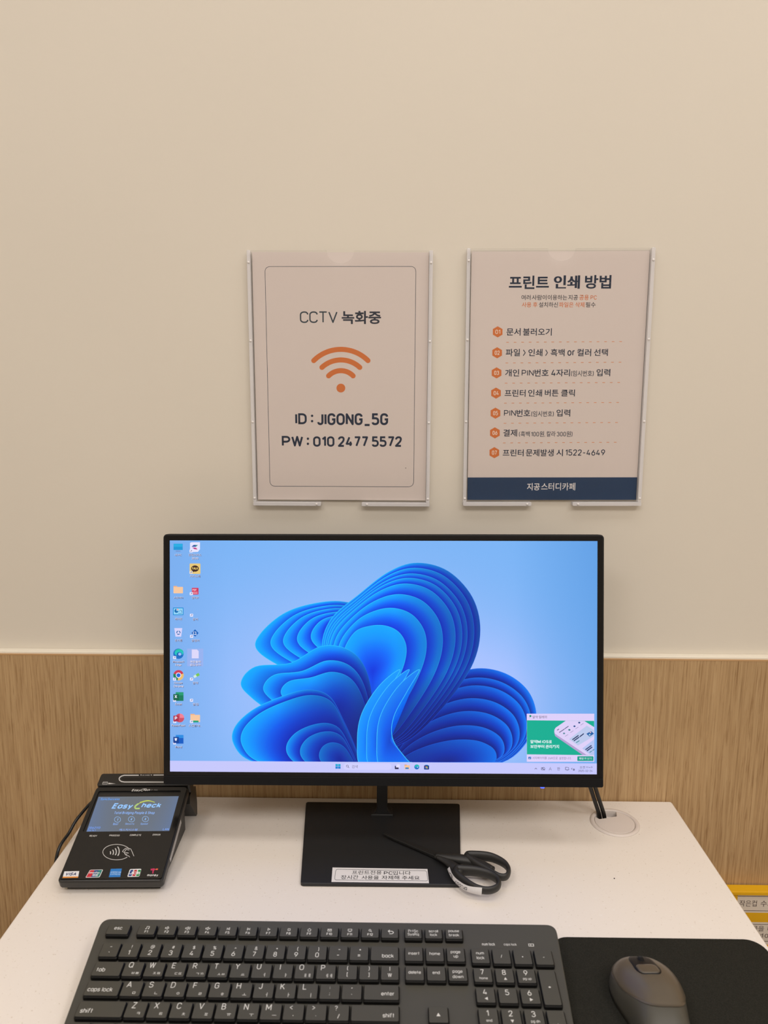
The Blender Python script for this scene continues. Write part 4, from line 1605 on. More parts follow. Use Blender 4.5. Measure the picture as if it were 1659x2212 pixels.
# printing on the face
fp_t = tracer(FM, k5, 100, 1640)
pr = Print(FM, fp_t, step=4e-6)
WHT = rgb(206, 204, 200)
pr.text('Easy', 850, 297, 940, 323, WHT, w=.2, gap=.1, slant=.25)
pr.text('heck', 966, 297, 1034, 315, WHT, w=.2, gap=.1, slant=.25)
pr.line(catmull([(1000, 294), (966, 296), (944, 306), (942, 316), (960, 316)], 6, False), 4.5, WHT)
pr.text('EP-700C', 1040, 301, 1110, 313, rgb(130, 128, 126), w=.14)
fp = pr.mb.build('maker_lettering', M_INK, term)
fp['label'] = 'light grey maker lettering above the display'
pr = Print(FM, fp_t, step=4e-6)
for s_, a, b, c, d in (('READY', 431, 505, 755, 771), ('PROCESS', 628, 730, 751, 767), ('COMPLETE', 832, 943, 747, 764), ('ERROR', 1060, 1136, 744, 760)):
    pr.text(s_, a, c, b, d, WHT, w=.16)
fp = pr.mb.build('status_lettering', M_INK, term)
fp['label'] = 'row of light grey status words below the display'
pr = Print(FM, fp_t, step=4e-6)
pr.arc(700, 925, 137, 40, 338, 5, WHT, 40, ry=77)
for q, r_ in enumerate((18, 30, 42, 56)):
    pr.line([(634 + 24 * q + r_ * .55 * math.cos(math.radians(a)) - r_ * .2, 932 - 5 * q + r_ * math.sin(math.radians(a)) * .92) for a in range(-62, 63, 12)], 9, WHT)
hand = [[(757, 918), (790, 888), (834, 892), (846, 904), (872, 965)], [(757, 918), (776, 926), (794, 900), (826, 906)], [(776, 926), (784, 946), (800, 958), (816, 962), (832, 975)],
        [(782, 936), (800, 930), (820, 936)], [(788, 950), (806, 944)]]
for h_ in hand:
    pr.line(catmull(h_, 5, False) if len(h_) > 2 else h_, 5, WHT)
fp = pr.mb.build('contactless_mark', M_INK, term)
fp['label'] = 'light grey contactless mark with a hand holding a card'


def logo(name, label, fn):
    p = Print(FM, fp_t, step=4e-6, n0=3e-5)
    fn(p)
    o = p.mb.build(name, M_INK, term)
    o['label'] = label


def visa(p):
    p.poly([(180, 1117), (328, 1114), (316, 1180), (160, 1183)], rgb(226, 226, 228))
    p.poly([(164, 1170), (318, 1167), (316, 1180), (160, 1183)], rgb(222, 140, 50))
    p.text('VISA', 196, 1128, 298, 1158, rgb(34, 44, 96), w=.22, gap=.1, slant=.2)


def union(p):
    p.poly(round_poly([(435, 1101), (566, 1098), (530, 1177), (388, 1180)], 12), rgb(224, 222, 222))
    p.poly(round_poly([(438, 1105), (486, 1104), (448, 1174), (396, 1175)], 8), rgb(196, 36, 52))
    p.poly([(482, 1104), (528, 1103), (492, 1173), (444, 1174)], rgb(30, 70, 128))
    p.poly(round_poly([(524, 1103), (558, 1102), (524, 1172), (486, 1173)], 8), rgb(16, 122, 112))
    p.text('UnionPay', 428, 1120, 532, 1142, rgb(236, 236, 236), w=.17)
    p.text('银联', 458, 1142, 516, 1166, rgb(236, 236, 236), bold=.01)


def amex(p):
    p.poly([(642, 1092), (752, 1089), (736, 1172), (622, 1175)], rgb(34, 122, 200))
    p.text('AMERICAN', 640, 1118, 742, 1132, rgb(190, 220, 246), w=.15)
    p.text('EXPRESS', 640, 1138, 736, 1152, rgb(190, 220, 246), w=.15)


def jcb(p):
    p.poly(round_poly([(832, 1094), (948, 1091), (926, 1169), (805, 1172)], 14), rgb(230, 230, 230))
    for x, c, s_ in ((814, (28, 62, 130), 'J'), (852, (190, 34, 50), 'C'), (890, (22, 130, 62), 'B')):
        p.poly(round_poly([(x + 25, 1102), (x + 54, 1101), (x + 34, 1163), (x + 2, 1164)], 8), rgb(*c))
        p.text(s_, x + 14, 1120, x + 42, 1146, rgb(236, 236, 236), w=.2)


def tmoney(p):
    p.poly([(1038, 1092), (1076, 1086), (1086, 1100), (1070, 1110), (1066, 1138), (1054, 1138), (1058, 1106), (1040, 1108)], rgb(196, 40, 92))
    p.poly(round_poly([(1088, 1090), (1114, 1088), (1108, 1104), (1084, 1102)], 5), rgb(226, 96, 62))
    p.text('money', 1004, 1147, 1112, 1170, rgb(222, 220, 216), w=.18)


logo('payment_mark', 'white card mark with dark blue letters and an orange edge', visa)
logo('payment_mark', 'red, blue and teal card mark', union)
logo('payment_mark', 'blue square card mark', amex)
logo('payment_mark', 'card mark of blue, red and green bars', jcb)
logo('payment_mark', 'crimson and orange T mark with white lettering', tmoney)
# label on the right flank and status light
SMx = frame(TM @ Vector((TW + .0001, .030, -.0095)), tv, TM.to_3x3() @ Vector((0, 0, 1)))
pr = Print(SMx, lambda x, y: (x, y), step=2e-5)
pr.rect(0, 0, .052, .0062, rgb(214, 212, 210))
for y in (.0012, .003, .0048):
    pr.rect(.002, y - .0003, .050, y + .0003, rgb(70, 68, 68))
o = pr.mb.build('rating_label', M_INK, term)
o['label'] = 'white label strip along the right side'
mb = MB()
mb.tube(catmull([(-.345, -.066, .779), (-.3683, -.0726, .771), (-.3805, -.098, .761), (-.3855, -.113, .751), (-.3898, -.136, .7405), (-.3915, -.146, .70), (-.392, -.135, .62), (-.392, -.10, .50)], 10, False), .0019, 10)
mb.build('power_cable', M_CABLE, term)

# ------------------------------------------------------------------ cable grommet and monitor cables
gr = thing('cable_grommet', 'round off-white cable grommet set into the desk at its rear right', 'cable grommet', (GX, GY, DESK))
mb = MB()
mb.lathe([(.0246, -.026), (.0246, .0008), (.0252, .0016), (.0268, .0021), (.0286, .0019), (.0302, .0006), (.0303, .0001), (.0258, .0001), (.0258, -.026), (.0246, -.026)], GX, GY, 56, 0, Matrix.Translation((0, 0, DESK)))
mb.lathe([(.0246, -.0075), (.0222, -.0075), (.0222, -.009), (.0246, -.009)], GX, GY, 56, 0, Matrix.Translation((0, 0, DESK)))
mb.build('ring', M_GREYWHITE, gr)
a0, a1 = math.radians(70), math.radians(152)
cap_ = []
for i in range(49):
    a = a1 + (2 * math.pi - (a1 - a0)) * i / 48
    cap_.append((.0243 * math.cos(a), .0243 * math.sin(a)))
cap_ += [(.0062, .0125), (-.0175, .0060)]
mb = MB()
mb.slab(round_poly(cap_, [0] * 49 + [.001, .001], 3), -.0022, .0014, .0007, Matrix.Translation((GX, GY, DESK)))
mb.build('cap', M_GREYWHITE, gr)
for q, (off, dz) in enumerate(((0, 0), (.0062, .001))):
    mb = MB()
    mb.tube(catmull([(.2150 + off, -.060, .905), (.2280 + off, -.0575, .862), (.2425 + off, -.0545, .812), (.2570 + off, -.0505, .770), (.2670 + off, -.0475, .742), (.2690 + off, -.0462, .728), (.2692 + off, -.046, .690)], 10, False),
            .0026, 12)
    c_ = mb.build('monitor_cable', M_CABLE)
    tag(c_, ('thin black cable hanging from the monitor into the grommet, left one of the pair', 'thin black cable hanging from the monitor into the grommet, right one of the pair')[q], 'cable', 'cables dropping into the grommet')

# ------------------------------------------------------------------ scissors


def z6(x, y):
    return 640 + x * 500 / 1659, 1680 + y * 500 / 1659


def d6(x, y, z):
    p = on_desk(*z6(x, y), z)
    return (p.x, p.y, p.z)


sci = thing('scissors', 'closed black scissors lying half on the monitor stand, white sticker on one handle', 'scissors', tuple(on_desk(*z6(1000, 570), .0)))
for q, (poly, z0) in enumerate((([(620, 408), (640, 402), (800, 462), (950, 522), (1080, 560), (1100, 590), (1010, 578), (870, 518), (700, 446)], .0078),
                                ([(624, 414), (700, 436), (900, 500), (1040, 556), (1090, 612), (1060, 618), (990, 580), (860, 520), (690, 448)], .0058))):
    P = [d6(x, y, z0)[:2] for x, y in poly]
    ar = sum(P[i - 1][0] * P[i][1] - P[i][0] * P[i - 1][1] for i in range(len(P)))
    if ar < 0:
        P.reverse()
    mb = MB()
    mb.slab(P, DESK + z0, DESK + z0 + .0018, .0004)
    mb.build('blade', M_SCISSOR, sci)
pv = d6(1008, 562, .0096)
mb = MB()
mb.lathe([(0, .0022), (.0022, .0020), (.0034, .0012), (.0036, 0)], pv[0], pv[1], 20, 0, Matrix.Translation((0, 0, DESK + .0094)))
mb.build('pivot_screw', M_SCISSOR, sci)
up = catmull([(1222, 566), (1300, 560), (1400, 572), (1488, 614), (1522, 662), (1506, 708), (1450, 708), (1370, 664), (1285, 618)], 7)
lo = catmull([(1150, 664), (1200, 664), (1300, 672), (1400, 700), (1448, 742), (1440, 786), (1375, 808), (1290, 792), (1205, 742), (1150, 695)], 7)


def thick(path, big):
    k = len(path)
    return [big * (1 + .18 * math.sin(2 * math.pi * (i / k) + 1.2)) for i in range(k)]


mb = MB()
mb.tube([d6(x, y, .0124) for x, y in up], thick(up, .0030), 12, True, flat=1.75)
sh = catmull([(1000, 556), (1090, 572), (1180, 584), (1250, 596), (1330, 628), (1400, 668)], 6, False)
mb.tube([d6(x, y, .0112) for x, y in sh], [.0022 + .0040 * min(1, i / 11) for i in range(len(sh))], 12, False, flat=.8)
ha = mb.build('handle', M_GRIP, sci)
mb = MB()
mb.tube([d6(x, y, .0124) for x, y in lo], thick(lo, .0032), 12, True, flat=1.7)
sh = catmull([(1010, 568), (1085, 606), (1140, 650), (1165, 690)], 6, False)
mb.tube([d6(x, y, .0112) for x, y in sh], [.0022 + .0038 * min(1, i / 11) for i in range(len(sh))], 12, False, flat=.8)
hb = mb.build('handle', M_GRIP, sci)
# sticker wrapped round the outer side of the near handle
topc = catmull([(1106, 638), (1128, 690), (1170, 732), (1235, 768), (1332, 782)], 8, False)
botc = catmull([(1096, 664), (1122, 716), (1166, 768), (1230, 812), (1328, 838)], 8, False)
n_ = len(topc)
TP = [Vector(d6(x, y, .0165)) for x, y in topc]
BP = [Vector(d6(x, y, .0065)) for x, y in botc]


def strip(s, t, lift):
    f = max(0, min(.99999, s)) * (n_ - 1)
    i = int(f)
    f -= i
    a = TP[i].lerp(TP[i + 1], f)
    b = BP[i].lerp(BP[i + 1], f)
    d = (TP[min(i + 1, n_ - 1)] - TP[i])
    nrm = d.cross(a - b).normalized()
    if nrm.y > 0:
        nrm = -nrm
    return b.lerp(a, t) + nrm * (.0012 + .0016 * math.sin(math.pi * t) + lift)


mb = MB()
vv, ff = [], []
for i in range(33):
    for j in range(7):
        vv.append(strip(i / 32, j / 6, 0))
for i in range(32):
    for j in range(6):
        a = i * 7 + j
        ff.append((a, a + 7, a + 8, a + 1))
mb.add(vv, ff, 0, rgb(228, 226, 226), True)
V, Fc, (a, b, c, d) = lettering('JIGONG', w=.14, gap=.2)
mb.add([strip(.40 + .34 * (p[0] - a) / (c - a), .40 + .42 * (p[1] - b) / (d - b), .00015 + p[2] * 1e-5) for p in V], Fc, 0, rgb(34, 42, 56))
for pts, w_ in (([(.15, .62), (.19, .80), (.25, .86), (.29, .78)], .034), ([(.17, .50), (.20, .34), (.26, .26), (.31, .34), (.32, .5), (.26, .55)], .034), ([(.23, .70), (.28, .66), (.31, .70)], .034), ([(.35, .30), (.355, .8)], .016)):
    sv, sf = stroke([(x * 4, y) for x, y in pts], w_ * 2)
    mb.add([strip(x / 4, y, .00016) for x, y in sv], sf, 0, rgb(40, 46, 58))
sv, sf = stroke([(x * 4, y) for x, y in ((.46, .22), (.76, .16))], .03)
mb.add([strip(x / 4, y, .00016) for x, y in sv], sf, 0, rgb(230, 160, 70))
o = mb.build('label_sticker', M_PRINT, sci)
o.parent = hb
o['label'] = 'white sticker with dark lettering on the near handle'

# ------------------------------------------------------------------ keyboard
KT = .1436
KP = .019
K_O = Vector((-.2607, -.2943, DESK + .0315))
KM = frame(K_O, (1, -.0013, 0), (.0013, math.cos(KT), math.sin(KT)))
kb = thing('keyboard', 'dark grey full-size keyboard with light legends at the front of the desk', 'keyboard', (-.05, -.34, DESK))
ZB = -.0046
mb = MB()
ko = round_poly([(-.52 * KP, -5.95 * KP), (21.80 * KP, -5.95 * KP), (22.16 * KP, .80 * KP), (-1.02 * KP, .80 * KP)], [.006, .006, .010, .010], 6)
mb.slab(ko, ZB - .0085, ZB, .0012, KM, 0, bevb=.002)
mb.build('case', M_KBODY, kb)
for u in (1.2, 20.0):
    mb = MB()
    p = KM @ Vector((u * KP, .2 * KP, ZB - .0085))
    mb.slab(rrect(p.x - .012, p.y - .004, p.x + .012, p.y + .004, .002), DESK + .0003, p.z + .001, 0)
    mb.build('folding_foot', M_KBODY, kb)
LEG = rgb(214, 213, 208)
pr = Print(KM @ Matrix.Translation((0, 0, ZB)), lambda x, y: (x * KP, -y * KP), step=2e-5)
pr.text('num lock', 18.28, .34, 18.92, .50, LEG, w=.12)
pr.text('caps lock', 19.36, .35, 19.98, .51, LEG, w=.12)
pr.line([(20.58, .38), (20.82, .38), (20.82, .50), (20.58, .50)], .03, LEG, True)
pr.line([(20.68, .38), (20.68, .5)], .03, LEG)
for x in (18.60, 19.68, 20.70):
    pr.disc(x, .26, .03, rgb(20, 20, 20))
o = pr.mb.build('indicator_printing', M_INK, kb)
o['label'] = 'light indicator lettering on the case'


def box_icon(p, kind, cx, cy, s, col):
    q = lambda pts: [(cx + x * s, cy + y * s) for x, y in pts]
    w = .16 * s
    if kind == 'note':
        p.line(q([(-.3, .4), (-.3, -.5), (.5, -.5), (.5, .3)]), w, col)
        p.disc(cx - .45 * s, cy + .4 * s, .2 * s, col)
        p.disc(cx + .35 * s, cy + .35 * s, .2 * s, col)
    elif kind[:3] == 'spk':
        p.line(q([(-.8, -.2), (-.45, -.2), (0, -.55), (0, .55), (-.45, .2), (-.8, .2)]), w, col, True)
        if kind == 'spk1':
            p.arc(cx, cy, .35 * s, -50, 50, w, col, 8)
        elif kind == 'spk2':
            p.arc(cx, cy, .35 * s, -50, 50, w, col, 8)
            p.arc(cx, cy, .7 * s, -50, 50, w, col, 8)
        else:
            p.line(q([(.25, -.2), (.65, .2)]), w, col)
            p.line(q([(.25, .2), (.65, -.2)]), w, col)
    elif kind == 'prev':
        p.line(q([(-.4, -.45), (-.4, .45)]), w, col)
        p.line(q([(.4, -.4), (-.2, 0), (.4, .4)]), w, col, True)
    elif kind == 'next':
        p.line(q([(.4, -.45), (.4, .45)]), w, col)
        p.line(q([(-.4, -.4), (.2, 0), (-.4, .4)]), w, col, True)
    elif kind == 'play':
        p.line(q([(-.3, -.4), (.4, 0), (-.3, .4)]), w, col, True)
    elif kind == 'stop':
        p.line(q([(-.35, -.35), (.35, -.35), (.35, .35), (-.35, .35)]), w, col, True)
    elif kind == 'home':
        p.line(q([(-.6, .0), (0, -.55), (.6, 0)]), w, col)
        p.line(q([(-.4, 0), (-.4, .5), (.4, .5), (.4, 0)]), w, col)
    elif kind == 'mail':
        p.line(q([(-.6, -.4), (.6, -.4), (.6, .4), (-.6, .4)]), w, col, True)
        p.line(q([(-.6, -.4), (0, .1), (.6, -.4)]), w, col)
    elif kind == 'disp':
        p.line(q([(-.6, -.5), (.6, -.5), (.6, .25), (-.6, .25)]), w, col, True)
        p.line(q([(-.3, .5), (.3, .5)]), w, col)
    elif kind == 'find':
        p.arc(cx - .1 * s, cy - .15 * s, .35 * s, 0, 360, w, col, 14)
        p.line(q([(.15, .1), (.5, .5)]), w * 1.2, col)
    elif kind == 'back':
        p.line(q([(-.5, -.25), (.3, -.25), (.6, -.05), (.6, .2), (.3, .42), (-.3, .42)]), w, col)
        p.line(q([(-.2, -.6), (-.55, -.25), (-.2, .1)]), w, col)
    elif kind == 'win':
        for a in (-1, 1):
            for b in (-1, 1):
                p.poly(q([(a * .28 - .22, b * .28 - .22), (a * .28 + .22, b * .28 - .22), (a * .28 + .22, b * .28 + .22), (a * .28 - .22, b * .28 + .22)]), col)
    elif kind == 'up':
        p.poly(q([(-.5, .4), (.5, .4), (0, -.5)]), col)
    elif kind == 'down':
        p.poly(q([(-.5, -.4), (.5, -.4), (0, .5)]), col)
    elif kind == 'left':
        p.poly(q([(.4, -.5), (.4, .5), (-.5, 0)]), col)
    elif kind == 'right':
        p.poly(q([(-.4, -.5), (-.4, .5), (.5, 0)]), col)


ICONS = {'note', 'spk1', 'spk2', 'spk3', 'prev', 'next', 'play', 'stop', 'home', 'mail', 'disp', 'find', 'back', 'win', 'up', 'down', 'left', 'right'}


def key(u0, u1, v0, v1, legends):
    """legends: (writing or icon, place across 0-1, place down 0-1, height in key units, weight)"""
    mb = MB()
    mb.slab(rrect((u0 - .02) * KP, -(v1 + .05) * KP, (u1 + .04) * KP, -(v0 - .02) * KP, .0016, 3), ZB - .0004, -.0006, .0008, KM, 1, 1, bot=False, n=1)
    mb.slab(rrect(u0 * KP, -v1 * KP, u1 * KP, -v0 * KP, .0013, 3), -.0009, 0, .0003, KM, 0, 1, bot=False, n=1)
    for i in range(len(mb.f)):
        mb.c[i] = None
    p = Print(KM, lambda x, y: (x * KP, -y * KP), mb, step=1e-5, mat=2)
    for s, fx, fy, h, w in legends:
        cx, cy = u0 + (u1 - u0) * fx, v0 + (v1 - v0) * fy
        if s[1:] in ICONS and s[0] == ':':
            box_icon(p, s[1:], cx, cy, h, LEG)
            continue
        V, Fc, (a, b, c, d) = lettering(s, .004, w, .10 if len(s) > 1 else .2)
        wd = (c - a) / .72 * h
        hg = (d - b) / .72 * h
        p.text(s, cx - wd / 2, cy - hg / 2, cx + wd / 2, cy + hg / 2, LEG, .004, w, .10 if len(s) > 1 else .2)
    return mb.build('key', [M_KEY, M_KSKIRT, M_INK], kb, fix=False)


W1 = .13
R0, R1, R2, R3, R4, R5 = (-.225, .36), (.845, 1.625), (1.89, 2.635), (2.89, 3.63), (3.885, 4.635), (4.88, 5.63)
key(-.40, .70, *R0, [('esc', .48, .40, .20, W1)])
for i, ic_ in enumerate(('note', 'spk1', 'spk2', 'spk3', 'prev', 'next', 'play', 'stop', 'home', 'mail', 'disp', 'find')):
    u = 1.15 + 1.0150 * i
    key(u, u + .87, *R0, [(':' + ic_, .5, .30, .15, W1), ('F%d' % (i + 1), .5, .68, .14, .16)])
key(13.31, 14.15, *R0, [(':back', .55, .42, .22, W1)])
for i, (a, b) in enumerate((('PrtSc', 'SysRq'), ('scroll', 'lock'), ('pause', 'break'))):
    key(14.475 + 1.01 * i, 15.315 + 1.01 * i, *R0, [(a, .5, .26, .155, W1), (b, .5, .62, .155, W1)])
key(-.275, .60, *R1, [('~', .5, .28, .18, W1), ('`', .5, .66, .2, W1)])
for i, (a, b) in enumerate(zip('!@#$%^&*()_+', '1234567890-=')):
    u = .683 + 1.011 * i
    key(u, u + .90, *R1, [(a, .55, .26, .19, .12), (b, .5, .66, .26, .12)])
key(12.815, 14.15, *R1, [('back', .62, .66, .205, W1)])
for x, s in ((14.465, ('insert',)), (15.475, ('home',)), (16.485, ('page', 'up'))):
    key(x, x + .86, *R1, [(q, .5, (.46 if len(s) == 1 else (.36, .66)[i]), .165, W1) for i, q in enumerate(s)])
for i, s in enumerate((('num', 'lock'), ('/',), ('*',), ('-',))):
    x = 17.67 + 1.0145 * i
    key(x, x + .845, R1[0] + .03 + .012 * i, R1[1] + .07 + .012 * i, [(q, .5, (.5 if len(s) == 1 else (.34, .64)[j]), .165, W1) for j, q in enumerate(s)])
key(-.24, 1.10, *R2, [('tab', .28, .56, .215, W1)])
HG = 'ㅂㅃ ㅈㅉ ㄷㄸ ㄱㄲ ㅅㅆ ㅛ ㅕ ㅑ ㅐㅒ ㅔㅖ'.split()
for i, (a, b) in enumerate(zip('QWERTYUIOP', HG)):
    u = 1.185 + 1.0115 * i
    key(u, u + .905, *R2, [(a, .33, .20, .29, .11), (b, .68, .76, .15, W1)])
for i, (a, b) in enumerate((('{', '['), ('}', ']'), ('|', 'W'))):
    u = 11.30 + 1.0115 * i
    a_ = {'{': '(', '}': ')'}.get(a, a)
    key(u, u + (.905 if i < 2 else .84), *R2, [(a_, .5, .22, .20, .12), (b, .5, .66, .20, .12)])
for x, s in ((14.465, ('delete',)), (15.475, ('end',)), (16.485, ('page', 'down'))):
    key(x + .01, x + .88, *R2, [(q, .5, (.44 if len(s) == 1 else (.38, .70)[i]), .165, W1) for i, q in enumerate(s)])
for i, (a, b) in enumerate((('7', 'home'), ('8', ':up'), ('9', 'pg up'))):
    x = 17.68 + 1.0145 * i
    key(x, x + .845, R2[0] + .05 + .012 * i, R2[1] + .04 + .012 * i, [(a, .48, .28, .27, .12), (b, .52, .72, .15 if b[0] == ':' else .125, W1)])
key(20.715, 21.50, 2.0, 3.76, [('+', .5, .5, .2, .2)])
key(-.20, 1.37, *R3, [('caps lock', .43, .60, .21, W1)])
for i, (a, b) in enumerate(zip('ASDFGHJKL', 'ㅁㄴㅇㄹㅎㅗㅓㅏㅣ')):
    u = 1.452 + 1.0105 * i
    key(u, u + .915, *R3, [(a, .32, .20, .29, .11), (b, .68, .76, .16, W1)])
for i, (a, b) in enumerate(((':', ';'), ('"', "'"))):
    u = 10.547 + 1.0105 * i
    key(u, u + .905, *R3, [(a, .5, .24, .17, W1), (b, .5, .66, .17, W1)])
key(12.565, 14.16, *R3, [('enter', .68, .58, .195, W1)])
for i, (a, b) in enumerate((('4', ':left'), ('5', None), ('6', ':right'))):
    x = 17.685 + 1.0145 * i
    key(x, x + .85, R3[0] + .06 + .012 * i, R3[1] + .06 + .012 * i, [(a, .48, .28, .27, .12)] + ([(b, .52, .72, .16, W1)] if b else []))
key(-.187, 1.90, *R4, [('shift', .21, .60, .215, W1)])
for i, (a, b) in enumerate(zip('ZXCVBNM<>?', 'ㅋㅌㅊㅍㅠㅜㅡ,./')):
    u = 1.98 + 1.0058 * i
    key(u, u + .91, *R4, [(a, .36, .22, .29 if a.isalpha() else .22, .11), (b, .68 if a.isalpha() else .5, .72, .16 if a.isalpha() else .2, W1)])
key(12.04, 14.16, *R4, [('shift', .78, .62, .20, W1)])
key(15.48, 16.34, R4[0] + .02, R4[1] + .03, [(':up', .5, .5, .18, W1)])
for i, (a, b) in enumerate((('1', 'end'), ('2', ':down'), ('3', 'pg dn'))):
    x = 17.69 + 1.0145 * i
    key(x, x + .85, R4[0] + .07 + .012 * i, R4[1] + .08 + .012 * i, [(a, .48, .28, .27, .12), (b, .52, .74, .15 if b[0] == ':' else .125, W1)])
key(20.72, 21.50, 4.0, 5.72, [('enter', .5, .4, .15, W1)])
for a, b, s in ((-.15, .67, 'ctrl'), (.77, 1.74, ':win'), (1.84, 2.76, 'alt'), (2.88, 4.33, None), (4.45, 9.6, None), (9.72, 10.8, 'alt')):
    key(a, b, *R5, [(s, .5, .5, .18, W1)] if s else [])
for x, s in ((14.47, ':left'), (15.48, ':down'), (16.49, ':right')):
    key(x, x + .86, R5[0] + .03, R5[1] + .04, [(s, .5, .5, .17, W1)])
key(17.70, 19.56, R5[0] + .08, R5[1] + .10, [('0', .3, .35, .31, .12)])
key(19.72, 20.58, R5[0] + .09, R5[1] + .11, [('.', .5, .4, .25, .12)])

# ------------------------------------------------------------------ mouse pad and mouse
mb = MB()
mb.slab(rrect(.1590, -.475, .3672, -.2632, .017, 8), DESK + .0002, DESK + .0028, .0008)
tag(mb.build('mouse_pad', M_PAD), 'black cloth mouse pad with rounded corners at the right of the keyboard', 'mouse pad')

ms = thing('mouse', 'dark bronze grey computer mouse resting on the black pad', 'mouse', (.2310, -.357, DESK + .0028))
MX = Matrix.Translation((.2285, -.3575, DESK + .0030)) @ Matrix.Rotation(math.radians(2.0), 4, 'Z')
ML = .105


H_ = ((0, .009), (.03, .0160), (.08, .0205), (.16, .0245), (.28, .0290), (.42, .0325), (.56, .0340), (.7, .0325), (.82, .0280), (.92, .0200), (.97, .0130), (1, .004))


def mouse_h(s):
    for (a, x), (b, y) in zip(H_, H_[1:]):
        if s <= b:
            i = H_.index((a, x))
            x0 = H_[max(i - 1, 0)]
            y1 = H_[min(i + 2, len(H_) - 1)]
            m0 = (y - x0[1]) / (b - x0[0]) if i else (y - x) / (b - a)
            m1 = (y1[1] - x) / (y1[0] - a)
            t = (s - a) / (b - a)
            d = b - a
            return x * (2 * t ** 3 - 3 * t * t + 1) + m0 * d * (t ** 3 - 2 * t * t + t) + y * (3 * t * t - 2 * t ** 3) + m1 * d * (t ** 3 - t * t)
    return H_[-1][1]


def mouse_pt(s, t, off=0.0):
    """s 0 nose .. 1 tail, t 0 left .. 1 right over the top"""
    y = ML / 2 - ML * s
    e = max(0.0, 1 - abs(2 * s - 1) ** 4.2) ** .5
    wl = (.0300 - .0066 * math.exp(-((s - .64) / .22) ** 2)) * e
    wr = (.0316 - .0092 * math.exp(-((s - .78) / .26) ** 2)) * e
    h = mouse_h(s)
    a = math.pi * (1 - t)
    c, sn = math.cos(a), math.sin(a)
    x = (wl if c < 0 else wr) * (abs(c) ** .72) * (1 if c > 0 else -1)
    z = h * (abs(sn) ** .72)
    n = Vector((c, .0, sn)).normalized()
    return Vector((x, y, z)) + n * off


mb = MB()
ns, nt = 40, 36
vv, ff = [], []
for i in range(ns + 1):
    for j in range(nt + 1):
        vv.append(mouse_pt(i / ns, j / nt))
for i in range(ns):
    for j in range(nt):
        a = i * (nt + 1) + j
        ff.append((a, a + 1, a + nt + 2, a + nt + 1))
mb.add(vv, ff, 0, None, True, MX)
mb.add([mouse_pt(i / ns, 0) for i in range(ns + 1)] + [mouse_pt(i / ns, 1) for i in range(ns + 1)],
       [(i, i + 1, ns + 2 + i, ns + 1 + i) for i in range(ns)], 0, None, False, MX)
mb.build('body', M_MOUSESIDE, ms)
mb = MB()
vv, ff = [], []
ns, nt = 30, 34
T0, T1 = .15, .90


def smax(t):
    q = (t - T0) / (T1 - T0)
    return .24 + .48 * max(0.0, 1 - abs(2 * q - 1) ** 2.2) ** (1 / 2.2)


for lay in (.0010, -.0006):
    for i in range(ns + 1):
        for j in range(nt + 1):
            t = T0 + (T1 - T0) * j / nt
            q = i / ns
            vv.append(mouse_pt(.018 + (smax(t) - .018) * q, t, lay * (1 if 0 < j < nt and 0 < i < ns else .5)))
N_ = (ns + 1) * (nt + 1)
for i in range(ns):
    for j in range(nt):
        a = i * (nt + 1) + j
        ff.append((a, a + 1, a + nt + 2, a + nt + 1))
edge = [(0, j) for j in range(nt + 1)] + [(i, nt) for i in range(1, ns + 1)] + [(ns, j) for j in range(nt - 1, -1, -1)] + [(i, 0) for i in range(ns - 1, 0, -1)]
for q in range(len(edge)):
    (a, b), (c, d) = edge[q], edge[(q + 1) % len(edge)]
    ff.append((a * (nt + 1) + b, c * (nt + 1) + d, N_ + c * (nt + 1) + d, N_ + a * (nt + 1) + b))
mb.add(vv, ff, 0, None, True, MX)
mb.build('button_cover', M_MOUSE, ms, fix=False)


def patch(name, outline, lift, m, lab=None, n=1, base=.0010):
    """a thin inlay following the mouse back: outline in (s, t)"""
    mb = MB()
    o = outline
    k = len(o)
    cs, ct = sum(p[0] for p in o) / k, sum(p[1] for p in o) / k
    vv = []
    R = [1, .75, .5, .25]
    for r in R:
        for s, t in o:
            vv.append(mouse_pt(cs + (s - cs) * r, ct + (t - ct) * r, base + lift))
    vv.append(mouse_pt(cs, ct, base + lift))
    for s, t in o:
        vv.append(mouse_pt(s, t, base - .0006))
    ff = []
    for r in range(len(R) - 1):
        for i in range(k):
            j = (i + 1) % k
            ff.append((r * k + i, r * k + j, (r + 1) * k + j, (r + 1) * k + i))
    c_ = len(R) * k
    for i in range(k):
        j = (i + 1) % k
        ff.append(((len(R) - 1) * k + i, (len(R) - 1) * k + j, c_))
        ff.append((j, i, c_ + 1 + i, c_ + 1 + j))
    mb.add(vv, ff, 0, None, True, MX)
    ob = mb.build(name, m, ms)
    if lab:
        ob['label'] = lab
    return ob


def sl(t0, t1, s0, s1, r=.35):
    return [(s0 + (s1 - s0) * y, t0 + (t1 - t0) * x) for x, y in rrect(0, 0, 1, 1, r, 6)]


